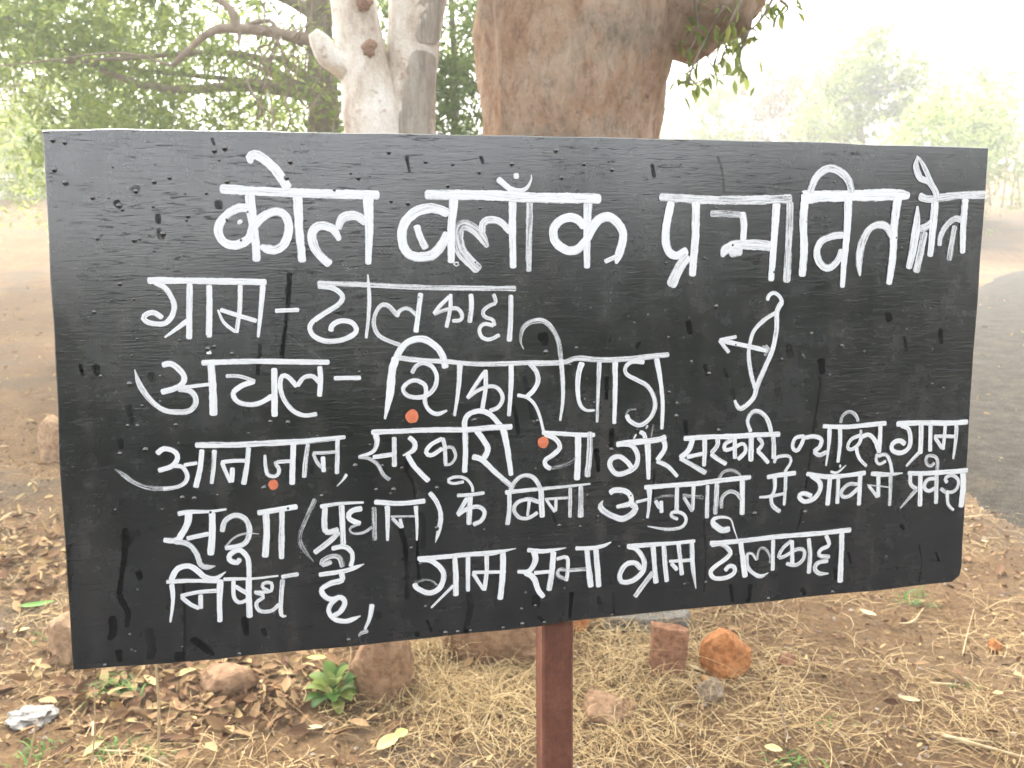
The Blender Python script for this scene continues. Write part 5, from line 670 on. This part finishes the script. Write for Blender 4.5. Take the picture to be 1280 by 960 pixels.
# low shrubs on the left skyline
for i, (px, Y, h, wd, lab) in enumerate(((-40, 22, 3.0, 2.0, 'rounded pale shrub on the skyline at the far left edge'), (18, 26, 2.9, 2.2, 'low pale shrub at the end of the bare dirt left of the board'), (75, 24, 3.6, 2.2, 'tall loose shrub rising behind the upper left corner of the board'))):
    p = at(px, 240, Y); z0 = gh(p.x, Y); h -= .5
    leafy('roadside_shrub', lab, 'bush', (p.x, Y, z0), None, .05, ell((p.x, Y, z0+h*.45), (wd, 1.3, h*.55), 40, .0), 260, .4, .11, M['leaf_green'], M['bark_dull'], 10, 'shrubs along the skyline')
# hazy tree on the right with a layered crown
HY = 26
tp = [at(1075, 300, HY), at(1078, 200, HY), at(1072, 120, HY), at(1085, 60, HY)]; tp[0].z = -.2
cs = []
for px, py, rx, rz, n in ((1092, 52, .9, .35, 9), (1060, 78, 1.0, .4, 10), (1112, 92, 1.2, .45, 14), (1152, 80, .7, .3, 7), (1040, 118, 1.0, .5, 12), (1100, 122, .9, .4, 10), (1162, 125, .6, .45, 7), (1125, 152, 1.1, .5, 10), (1070, 160, 1.0, .5, 9), (1020, 150, .6, .4, 5)):
    c = at(px, py, HY); cs += ell(c, (rx, .9, rz), n, 0)
leafy('hazy_tree', 'tall pale hazy tree with a layered crown above the right half of the board', 'tree', (tp[0].x, HY, 0), tp, .16, cs, 120, .45, .15, M['leaf_green'], M['bark_dull'], 22)
for px, Y, h, wd, mk, lab in ((870, 30, 5.3, 1.8, 'leaf_green', 'low green bush just right of the big trunk, above the board edge'), (925, 32, 6.9, 2.0, 'leaf_dry', 'orange brown dry bush right of the hanging twig'), (985, 31, 7.3, 1.9, 'leaf_dry', 'taller dry bush beside the hazy tree on its left'), (1020, 30, 5.8, 1.3, 'leaf_green', 'pale green bush at the left foot of the hazy tree'), (1165, 22, 4.0, 1.3, 'leaf_green', 'greener bush at the right foot of the hazy tree'), (1215, 24, 4.9, 1.3, 'leaf_green', 'thin pale bush above the upper right corner of the board'), (1290, 30, 5.6, 2.4, 'leaf_green', 'bush on the red earth bank at the right edge')):
    p = at(px, 200, Y); z0 = gh(p.x, Y); h -= z0*.9
    leafy('roadside_bush', lab, 'bush', (p.x, Y, z0), None, .06, ell((p.x, Y, z0+h*.5), (wd, 1.1, h*.52), 48, .1), 190, .5, .12, M[mk], M['bark_dull'], 12, 'bushes beyond the road on the right')
# bushes behind the viewer, mirrored as the dark part of the glossy board
for k, (x, y, h, wd) in enumerate(((-6.5, -6.2, 2.0, 1.5), (-4.0, -6.0, 1.9, 1.5), (-1.6, -5.6, 2.1, 1.5), (.9, -5.4, 2.3, 1.5), (3.2, -5.2, 2.7, 1.6), (5.6, -4.8, 3.0, 1.7), (8.0, -4.2, 3.3, 1.7))):
    leafy('hedge_bush', 'dark bush of the hedge mirrored in the glossy black board', 'bush', (x, y, 0), None, .06, ell((x, y, h*.48), (wd, .9, h*.5), 70, 0), 260, .42, .17, M['leaf_hedge'], M['bark_dull'], 8, 'hedge behind the viewer', aspect=.6)
# bare saplings at the right edge
for k, (px, top, ln, Y) in enumerate(((1222, 95, 4, 28), (1238, 60, -6, 29), (1252, 110, 5, 27), (1264, 78, 3, 28.5), (1275, 120, -4, 27.5))):
    q = [at(px, 262, Y), at(px+ln*1.1+random.uniform(-3, 3), 200, Y), at(px-ln*.5+random.uniform(-4, 4), 150, Y), at(px+ln*1.3+random.uniform(-5, 5), top, Y)]; q[0].z = gh(q[0].x, Y)-.05
    sp = empty('bare_sapling', (q[0].x, Y, q[0].z))
    tag(sp, ('thin bare sapling nearest the upper right corner of the board', 'tallest thin bare sapling at the right edge', 'short middle sapling of the five bare ones at the right edge', 'fourth thin bare sapling from the board, second from the photo edge', 'rightmost bare sapling at the very edge of the photo')[k], 'sapling', 'bare saplings at the right edge')
    mb = MB(); qq = smoothpath(q, 5); mb.tube(qq, np.linspace(.034, .010, len(qq)), 6, .2); mb.build('trunk', M['bark_dull'], sp)
    mb = MB(); lp = []
    for p in qq[4:]:
        for _ in range(4):
            e = np.array(p)+np.array((RNG.normal(0, .42), RNG.normal(0, .2), abs(RNG.normal(.25, .15)))); mb.tube([p, (np.array(p)+e)/2+RNG.normal(0, .04, 3), e], [.010, .007, .003], 4); lp.append(e)
    mb.build('branch', M['bark_dull'], sp)
    leafmesh('crown', np.concatenate([RNG.normal(0, .16, (16, 3))+e for e in lp]), .085, M['leaf_pale'], sp)

# ------------------------------------------------------------------ stones and other things lying on the soil
def rock(name, label, px, py, wpx, hpx, m, dep=.8, seed=0, cuts=7, cat='stone', group=None, tilt=0, sub=4, flat=0):
    """px,py: centre of its foot line in the photo; wpx,hpx: seen width and height in photo pixels"""
    g = gnd(px, py); g.z = gh(g.x, g.y); sc = (g-Vector((0, 0, CAM_H))).length/1100
    a, h = wpx*sc/2, hpx*sc*1.04; d = a*dep
    import bmesh
    bm = bmesh.new(); bmesh.ops.create_icosphere(bm, subdivisions=sub, radius=1)
    rnd = random.Random(seed+31)
    planes = []
    for _ in range(cuts):
        n = Vector((rnd.uniform(-1, 1), rnd.uniform(-1, 1), rnd.uniform(-.3, 1))).normalized(); planes.append((n, rnd.uniform(.55, .85)))
    if flat: planes += [(Vector((.15, 0, 1)).normalized(), flat), (Vector((1, 0, -.2)).normalized(), flat), (Vector((-1, 0, .1)).normalized(), flat)]
    for v in bm.verts:
        p = v.co.copy()
        for n, k in planes:
            e = p.dot(n)-k
            if e > 0: p -= n*e*.97
        p += p.normalized()*(.07*noise.noise(p*2.3+Vector((seed, 0, 0)))+.02*noise.noise(p*17)+.045*noise.noise(p*7+Vector((0, seed, 0))))
        v.co = p
    x0 = max(abs(v.co.x) for v in bm.verts); y0 = max(abs(v.co.y) for v in bm.verts); z1 = max(v.co.z for v in bm.verts); z0 = min(v.co.z for v in bm.verts)
    ct, st = math.cos(tilt), math.sin(tilt)
    for v in bm.verts:
        x, y, z = v.co.x/x0*a, v.co.y/y0*d, (v.co.z-z0)/(z1-z0)*h*1.28-h*.28
        v.co = (x*ct-z*st, y, x*st+z*ct)
    me = bpy.data.meshes.new(name); bm.to_mesh(me); bm.free()
    me.polygons.foreach_set('use_smooth', [True]*len(me.polygons))
    o = link(name, me, m, None, (g.x, g.y+d*.8, g.z))
    return tag(o, label, cat, group)
M['st_orange'] = stone_mat('orange_stone', (.40, .155, .055), (.56, .26, .10), 9)
M['st_red'] = stone_mat('red_stone', (.30, .15, .085), (.43, .235, .14), 10)
M['st_brown'] = stone_mat('brown_stone', (.26, .15, .085), (.40, .26, .155), 7)
M['st_tan'] = stone_mat('tan_stone', (.34, .22, .13), (.50, .34, .21), 8)
M['st_grey'] = stone_mat('grey_slate', (.19, .18, .155), (.31, .295, .255), 16)
M['st_pale'] = stone_mat('pale_stone', (.27, .20, .13), (.40, .31, .215), 18)
G = 'stones lying around the foot of the tree'
rock('stone', 'bright orange stone lying on the straw right of the post', 911, 856, 62, 50, M['st_orange'], .9, 3, group=G)
rock('stone', 'upright reddish slab of stone left of the orange stone', 839, 852, 48, 64, M['st_red'], .5, 8, group=G, cuts=5, tilt=.08, flat=.5)
rock('stone', 'big brown block of stone beside the green leafy plant', 474, 880, 76, 92, M['st_brown'], .9, 5, group=G)
rock('stone', 'wide brown boulder under the board left of the post', 617, 836, 150, 90, M['st_brown'], .6, 12, group=G)
rock('stone', 'orange brown stone just right of the post top, under the board', 722, 798, 40, 40, M['st_orange'], .8, 15, group=G)
rock('stone', 'tan rounded stone peeking out beside the left edge of the board', 64, 577, 44, 50, M['st_tan'], .9, 18, group=G)
rock('stone', 'tan stone at the lower left corner of the board', 80, 838, 60, 48, M['st_tan'], .9, 21, group=G)
rock('stone', 'low rounded brown stone among the fallen leaves at lower left', 280, 872, 66, 30, M['st_brown'], .8, 24, group=G)
rock('stone', 'flat brown stone half buried in straw right of the post', 758, 908, 80, 22, M['st_brown'], .8, 27, group=G)
rock('stone', 'crumbly pale clod below the orange stone', 888, 886, 36, 24, M['st_pale'], .9, 33, group=G)
rock('stone', 'brown lump of stone left of the post in the straw tangle', 655, 838, 60, 26, M['st_brown'], .8, 36, group=G)
rock('stone', 'tiny orange chip of stone on bare soil far right of the orange stone', 1247, 812, 15, 11, M['st_orange'], .9, 42, group=G)
rock('stone', 'small brown stone on the soil right of the orange stone', 984, 838, 20, 15, M['st_red'], .9, 45, group=G)
# flat grey slab with a pebble lying on it
g = gnd(800, 792); sc = (g-Vector((0, 0, CAM_H))).length/1100
V = []; Fc = []; outl = [(-46, 3), (-38, -22), (-10, -30), (26, -34), (50, -26), (62, -8), (50, 2), (10, 6)]
for z in (-.03, .042, .05):
    for x, y in outl:
        k = .96 if z > .045 else 1; V.append((x*sc*k, -y*sc*1.6*k, z+.006*noise.noise(Vector((x*.05, y*.05, 1)))))
n = len(outl)
for r in (0, 1):
    for k in range(n): Fc.append((r*n+k, r*n+(k+1) % n, (r+1)*n+(k+1) % n, (r+1)*n+k))
Fc.append(tuple(2*n+k for k in range(n))); Fc.append(tuple(reversed(range(n))))
zb = gh(g.x, g.y)
tag(link('stone_slab', mesh('stone_slab', V, Fc), M['st_grey'], None, (g.x, g.y, zb)), 'flat grey slab lying under the lower edge of the board right of the post', 'stone slab')
pb = rock('pebble', 'small red brown pebble lying on the flat grey slab', 822, 783, 14, 9, M['st_red'], .9, 50, cat='pebble'); pb.location = (g.x+.05, g.y+.04, zb+.05)

# crumpled pale plastic at lower left
t = NT('pale_plastic'); n = t.noise(30, 5, .6, t.coord()); M['plastic'] = t.done(t.pbr(t.ramp(n, [(.3, (.19, .175, .155)), (.7, (.30, .28, .25))]), .4, .5, t.bump(n, .8, .02)))
import bmesh
bm = bmesh.new(); bmesh.ops.create_icosphere(bm, subdivisions=4, radius=1)
for v in bm.verts:
    p = v.co; s = 1+.45*noise.noise(p*1.9)+.25*abs(noise.noise(p*4.5)); v.co = Vector((p.x*.062*s, p.y*.045*s, max(-.2, p.z)*.022*s))
me = bpy.data.meshes.new('plastic_scrap'); bm.to_mesh(me); bm.free()
g = gnd(42, 902); tag(link('plastic_scrap', me, M['plastic'], None, (g.x, g.y, gh(g.x, g.y)+.008)), 'crumpled whitish scrap of plastic on the soil at lower left', 'scrap')

# ---- straw, fallen leaves, gravel: uncountable cover
def dens_area(n, f):
    out = []
    while len(out) < n:
        y = 1.45+(random.random()**1.5)*4.2; x = random.uniform(-.78*y-.2, .78*y+.2)
        if random.random() < f(x, y): out.append((x, y))
    return out
def pxl(x, y):                          # photo pixel of a ground point
    v = Vector((x, y, 0))-Vector((0, 0, CAM_H)); dz = v.dot(Vector((0, math.cos(PITCH), -math.sin(PITCH)))); u = v.dot(Vector((0, math.sin(PITCH), math.cos(PITCH))))
    return 640+1100*v.x/dz, 480-1100*u/dz
def blades(name, spots, lmin, lmax, wd, m, lift=.35, curl=.5):
    V = []; Fc = []; S = []
    for (x, y, *k) in spots:
        z = gh(x, y)+.002+random.random()*(k[0] if k else .012); an = random.uniform(0, 2*math.pi); L = random.uniform(lmin, lmax)
        el = abs(random.gauss(0, lift)); cu = random.gauss(0, curl); p = Vector((x, y, z)); b = len(V); sh = random.random(); n = 4
        for i in range(n+1):
            f = i/n; w_ = wd*(.5+random.random()*.2)*(1-.6*f); sd_ = Vector((-math.sin(an), math.cos(an), .25))
            V.append(p-sd_*w_); V.append(p+sd_*w_); S += [sh, sh]
            p = p+Vector((math.cos(an)*math.cos(el), math.sin(an)*math.cos(el), math.sin(el)))*L/n; an += cu/n; el -= abs(random.gauss(.25, .15))
            q = gh(p.x, p.y)+.003
            if p.z < q: p.z = q; el = max(el, 0)
        for i in range(n): Fc.append((b+2*i, b+2*i+1, b+2*i+3, b+2*i+2))
    return link(name, mesh(name, V, Fc, True, {'shade': S}), m)
M['straw'] = shade_mat('straw', [(0, (.27, .165, .07)), (.5, (.45, .315, .15)), (1, (.64, .49, .26))])
M['litter'] = shade_mat('dry_litter', [(0, (.09, .045, .025)), (.4, (.20, .11, .055)), (.75, (.33, .21, .105)), (1, (.50, .37, .18))])
def straw_d(x, y):
    px, py = pxl(x, y)
    v = .26+.75*math.exp(-((px-690)/170)**2-((py-850)/90)**2)+.35*math.exp(-((px-900)/260)**2-((py-900)/110)**2)
    if y > 4: v *= .35
    return min(1, v)*max(0, .65+1.5*noise.noise(Vector((x*3.4, y*3.4, 0)))+.8*noise.noise(Vector((x*9, y*9, 4))))
sp = dens_area(12000, straw_d)
tag(blades('dry_straw', sp, .05, .19, .0016, M['straw'], .22, .9), 'pale dry straw strewn over the brown soil', 'straw', kind='stuff')
sp = []
for k in range(1200):                        # the tangle heaped in front of the boulder
    px = random.gauss(600, 80); py = random.gauss(868, 16); g = gnd(px, py)
    if abs(g.x) < 1: sp.append((g.x, g.y, .03))
for k in range(500):
    g = gnd(random.gauss(545, 22), random.gauss(812, 14)); sp.append((g.x, g.y, .10))
for k in range(700):
    g = gnd(random.gauss(790, 50), random.gauss(835, 35)); sp.append((g.x, g.y, .05))
tag(blades('straw_tangle', sp, .07, .19, .0017, M['straw'], .3, 1.3), 'tangled heap of straw around the boulder and the post', 'straw', kind='stuff')
def leaf_d(x, y):
    px, py = pxl(x, y)
    v = .015+1.0*math.exp(-((px-260)/170)**2-((py-860)/55)**2)+.8*math.exp(-((px-20)/90)**2-((py-700)/45)**2)
    if px > 520 and py > 900: v *= .4
    return min(1, v)
LS = dens_area(1900, leaf_d)
C_ = np.array([(x, y, gh(x, y)+.004+random.random()*.02) for x, y in LS])
tag(leafmesh('fallen_leaves', C_, .047, M['litter'], None, flat=.6, droop=-.05, aspect=.44, var=.55, lie=.28), 'brown dry fallen leaves littering the soil', 'leaf litter', kind='stuff')
LS = dens_area(17000, lambda x, y: .5)
C_ = np.array([(x, y, gh(x, y)+.002+random.random()*.006) for x, y in LS])
tag(leafmesh('crumbled_litter', C_, .017, M['litter'], None, flat=.6, droop=0, aspect=.5, var=.6), 'fine crumbs of dry leaf and chaff on the soil', 'litter', kind='stuff')
V = []; Fc = []; S = []
oct_ = [Vector(p) for p in ((1, 0, 0), (-1, 0, 0), (0, 1, 0), (0, -1, 0), (0, 0, 1), (0, 0, -1))]; of = [(0, 2, 4), (2, 1, 4), (1, 3, 4), (3, 0, 4), (2, 0, 5), (1, 2, 5), (3, 1, 5), (0, 3, 5)]
for x, y in dens_area(3500, lambda x, y: 1 if y > 3.4 else .45):
    r = random.uniform(.003, .010)*(1.4 if random.random() < .06 else 1); b = len(V); sh = random.random(); z = max(gh(x, y), .0 if road_mask(x, y) > .5 else -9)
    for p in oct_: V.append(Vector((x, y, z+r*.2))+Vector((p.x*r*random.uniform(.7, 1.3), p.y*r*random.uniform(.7, 1.3), p.z*r*random.uniform(.5, .9)))); S.append(sh)
    Fc += [tuple(b+i for i in q) for q in of]
M['gravel'] = shade_mat('gravel', [(0, (.14, .11, .085)), (.5, (.29, .21, .15)), (1, (.44, .37, .29))])
tag(link('gravel', mesh('gravel', V, Fc, False, {'shade': S}), M['gravel']), 'small gravel scattered on the road edge and soil', 'gravel', kind='stuff')

# ---- single leaves one can point at
LS = [(random.uniform(-.62, .62)*y*1.15, y) for y in [random.uniform(3.2, 13) for _ in range(5200)]]
LS = [(x, y) for x, y in LS if (x < -.3*y or x > .45*y) and random.random() < (1 if x < 0 else .25)]
C_ = np.array([(x, y, max(gh(x, y), .012 if road_mask(x, y) > .3 else -9)+.006) for x, y in LS])
tag(leafmesh('blown_litter', C_, .05, M['straw'], None, flat=.5, droop=0, aspect=.25, var=.6), 'bits of pale straw and leaf blown across the road and bare dirt', 'litter', kind='stuff')
def big_leaf(label, px, py, L, wd, yaw, m, curl=.25, name='fallen_leaf', cat='leaf', lift=.012):
    g = gnd(px, py); z = gh(g.x, g.y)+lift; V = []; n = 9
    for i in range(n):
        f = i/(n-1); hw = wd*.5*math.sin(math.pi*min(1, f*.93+.04))**.75; x = (f-.5)*L
        for s in (-1, -.5, 0, .5, 1):
            V.append((x, hw*s, curl*L*(f-.5)**2+abs(s)*hw*.45+.0025*noise.noise(Vector((x*60, s, px)))))
    Fc = [(i*5+k, i*5+k+1, (i+1)*5+k+1, (i+1)*5+k) for i in range(n-1) for k in range(4)]
    o = link(name, mesh(name, V, Fc, True), m, None, (g.x, g.y, z)); o.rotation_euler = (random.uniform(-.2, .2), random.uniform(-.1, .1), yaw)
    return tag(o, label, cat)
M['l_yel'] = plain_mat('yellow_leaf', (.58, .46, .17), (.72, .62, .30), 40, .6, .2)
M['l_lime'] = plain_mat('lime_leaf', (.45, .52, .12), (.60, .64, .20), 40, .6, .2)
M['l_straw'] = plain_mat('straw_leaf', (.52, .40, .21), (.68, .56, .34), 40, .7, .2)
M['l_grn'] = plain_mat('fresh_green_leaf', (.10, .26, .04), (.20, .38, .08), 30, .5, .2)
M['l_org'] = plain_mat('orange_leaf', (.42, .20, .06), (.55, .30, .10), 40, .7, .2)
big_leaf('large pale yellow leaf on the straw at the bottom, left of the post', 485, 935, .085, .040, 1.0, M['l_yel'])
big_leaf('rounded lime green leaf touching the large pale yellow leaf', 502, 931, .042, .032, .9, M['l_lime'], lift=.028)
big_leaf('straw coloured leaf lying between the slab and the orange stone', 870, 845, .062, .020, 2.4, M['l_straw'])
big_leaf('cream leaf lying against the front of the grey slab', 803, 797, .055, .022, .2, M['l_straw'])
big_leaf('long fresh green leaf lying on the soil left of the board', 46, 762, .12, .028, .35, M['l_grn'])
big_leaf('small yellow leaf below the long green leaf at left', 28, 796, .05, .028, .7, M['l_yel'])
big_leaf('pale dry leaf on the soil in the right foreground', 1136, 882, .055, .020, -.4, M['l_straw'])
big_leaf('small yellow leaf near the right edge of the photo', 1246, 875, .035, .022, .2, M['l_yel'])
big_leaf('cream leaf on the soil below the lower right part of the board', 1085, 768, .065, .022, -1.0, M['l_straw'])
big_leaf('pale leaf on straw right of the leafy plant', 392, 917, .05, .026, .1, M['l_straw'])
big_leaf('yellow brown leaf below the orange stone', 880, 858, .035, .022, 1.6, M['l_org'])
big_leaf('pale yellow leaf at the bottom edge right of the post', 966, 947, .045, .026, -.3, M['l_yel'])
big_leaf('yellow leaf under the board above the low rounded stone', 305, 838, .055, .022, .7, M['l_lime'])
big_leaf('orange leaf in the litter left of the leafy plant', 350, 862, .05, .028, -.3, M['l_org'])

# ---- green leafy plant and weeds
def plant(name, label, px, py, n, L, wd, m, elev=(.3, 1.2), cat='plant', group=None, stem=True, yellow=0):
    g = gnd(px, py); z = gh(g.x, g.y); o = empty(name, (g.x, g.y, z)); tag(o, label, cat, group)
    ms = MB(); V = []; Fc = []; S = []
    for k in range(n):
        az = 2*math.pi*k*.382+random.uniform(-.3, .3); el = random.uniform(*elev); d = Vector((math.cos(az)*math.cos(el), math.sin(az)*math.cos(el), math.sin(el)))
        s0 = Vector((g.x, g.y, z)); s1 = s0+Vector((0, 0, L*.25))+d*L*random.uniform(.35, .8)
        ms.tube([s0, (s0+s1)/2+Vector((0, 0, L*.12)), s1], [.0022, .0018, .0012], 5)
        sd_ = d.cross(Vector((0, 0, 1))).normalized(); l = L*random.uniform(.75, 1.15); b = len(V); p = s1.copy(); nn = 8; dd = d.copy(); sh = random.random()
        for i in range(nn):
            f = i/(nn-1); hw = wd*.5*l/L*math.sin(math.pi*min(1, f*.92+.05))**.7; up = sd_.cross(dd).normalized()
            for s in (-1, -.5, 0, .5, 1): V.append(p+sd_*hw*s+up*abs(s)*hw*.35); S.append(sh)
            p = p+dd*l/(nn-1); dd = (dd+Vector((0, 0, -.16))).normalized()
        Fc += [(b+i*5+q, b+i*5+q+1, b+(i+1)*5+q+1, b+(i+1)*5+q) for i in range(nn-1) for q in range(4)]
    ms.build('stem', M['l_grn'], o)
    link('foliage', mesh('foliage', V, Fc, True, {'shade': S}), m, o)
    return o
M['broad2'] = leaf_mat('dusty_green_leaf', (.03, .095, .015), (.075, .19, .028), (.24, .30, .07), .35)
t = leaf_mat('broad_green_leaf', (.025, .12, .015), (.06, .22, .03), (.16, .36, .06), .35); M['broad'] = t
pl = plant('leafy_plant', 'low plant with broad glossy green leaves beside the brown block', 418, 878, 24, .064, .040, M['broad2'], (.2, 1.35))
o = big_leaf('x', 392, 848, .06, .022, -.1, M['l_lime'], name='yellow_leaf'); p_ = o.location.copy(); del o['label']; del o['category']; o.parent = pl; o.location = p_-pl.location+Vector((.02, -.03, .075)); o['label'] = 'single yellow leaf on the left side'
def tuft(label, px, py, n, L, m, name='green_weed', spread=.03, wd=.0035):
    g = gnd(px, py); z = gh(g.x, g.y); V = []; Fc = []; S = []
    for k in range(n):
        p = Vector((g.x+random.gauss(0, spread), g.y+random.gauss(0, spread), z)); an = random.uniform(0, 2*math.pi); el = random.uniform(.5, 1.3); l = L*random.uniform(.5, 1.2); b = len(V); sh = random.random()
        for i in range(6):
            f = i/5; sd_ = Vector((-math.sin(an), math.cos(an), 0)); w_ = wd*(1-f*.85)
            V.append(p-sd_*w_); V.append(p+sd_*w_); S += [sh, sh]
            p = p+Vector((math.cos(an)*math.cos(el), math.sin(an)*math.cos(el), math.sin(el)))*l/5; el -= .28
        Fc += [(b+2*i, b+2*i+1, b+2*i+3, b+2*i+2) for i in range(5)]
    o = link(name, mesh(name, [v-Vector((g.x, g.y, z)) for v in V], Fc, True, {'shade': S}), m, None, (g.x, g.y, z))
    return tag(o, label, 'weed', 'green weeds on the soil')
tuft('feathery green weed under the lower left corner of the board', 150, 868, 60, .085, M['broad'], spread=.032)
tuft('green weed below the feathery one at the bottom left', 138, 942, 26, .05, M['broad'])
tuft('small green weed at the bottom left corner', 42, 948, 20, .05, M['broad'])
tuft('small green weed at the bottom edge left of centre', 182, 950, 14, .04, M['broad'])
tuft('tiny sprout on the soil right of the orange stone', 1035, 908, 16, .03, M['broad'], spread=.02)
tuft('green tuft at the bottom edge right of the post', 992, 958, 22, .04, M['broad'])
tuft('yellow green tuft below the lower right part of the board', 1150, 752, 26, .06, M['broad'])
tuft('faint green sprig near the right edge above the yellow leaf', 1215, 862, 10, .03, M['broad'])
tuft('tiny green sprout beside the tan stone at the left edge', 55, 800, 8, .03, M['broad'])
tuft('sparse green blade under the board right of the slab', 925, 762, 8, .035, M['broad'])

# ---- sticks and dry stalks
M['stick'] = plain_mat('pale_stick', (.42, .31, .17), (.60, .47, .28), 60, .8, .4)
M['stick_d'] = plain_mat('dark_twig', (.14, .09, .055), (.25, .17, .11), 60, .8, .4)
def stick(label, pts, r, m, name='dry_stick', cat='stick', group=None):
    """pts: (px, py, height above ground)"""
    q = []
    for px, py, h in pts: g = gnd(px, py); q.append(np.array((g.x, g.y, gh(g.x, g.y)+h)))
    o0 = q[0].copy(); mb = MB(); s = smoothpath(q, 6); s = [p-o0 for p in s]; mb.tube(s, np.linspace(r, r*.55, len(s)), 7, .25)
    return tag(link(name, mesh(name, mb.v, mb.f, True), m, None, tuple(o0)), label, cat, group)
GS = 'dry sticks and stalks on the ground'
stick('thick pale stick slanting into the bottom right corner', [(1176, 928, .012), (1225, 942, .012), (1290, 962, .012)], .0065, M['stick'], group=GS)
stick('thin pale stick lying above the thick one at bottom right', [(1180, 932, .014), (1245, 938, .010)], .0035, M['stick'], group=GS)
stick('short straight straw stick on the soil at right', [(1162, 857, .008), (1205, 858, .008)], .004, M['stick'], group=GS)
stick('thin dark twig standing out of the straw right of the post', [(985, 942, .0), (978, 915, .03), (970, 876, .06)], .003, M['stick_d'], group=GS)
stick('thin pale stalk leaning on the soil below the right end of the board', [(1203, 818, .006), (1210, 790, .02), (1216, 772, .04)], .002, M['stick'], group=GS)
stick('pale stick with a crook lying below the right end of the board', [(1120, 780, .01), (1140, 778, .012), (1154, 760, .012)], .004, M['stick'], group=GS)
stick('long pale straw lying beside the right edge of the board', [(1196, 652, .01), (1225, 650, .012), (1240, 648, .01)], .005, M['stick'], group=GS)
def stalk(label, px0, py0, px1, py1, r, m):
    g = gnd(px0, py0); z = gh(g.x, g.y); top = at(px1, py1, g.y-.02); mb = MB(); b = Vector((g.x, g.y, z-.02))
    s = smoothpath([b, b.lerp(top, .5)+Vector((.006, 0, 0)), top], 6); mb.tube([Vector(p)-b for p in s], np.linspace(r, r*.7, len(s)), 6, .15)
    tag(link('dry_stalk', mesh('dry_stalk', mb.v, mb.f, True), m, None, tuple(b)), label, 'stalk', GS)
stalk('upright pale stalk rising to the lower edge of the board at left', 197, 948, 194, 820, .0042, M['stick'])
stalk('leaning pale stalk at the bottom left', 22, 985, 46, 900, .003, M['stick'])
stalk('thin stalk beside the feathery weed at the bottom left', 112, 968, 118, 860, .0025, M['stick'])
stick('bent pale twig lying at the bottom left of the photo', [(118, 915, .03), (122, 942, .012), (170, 948, .01), (215, 962, .01)], .0045, M['stick'], group=GS)
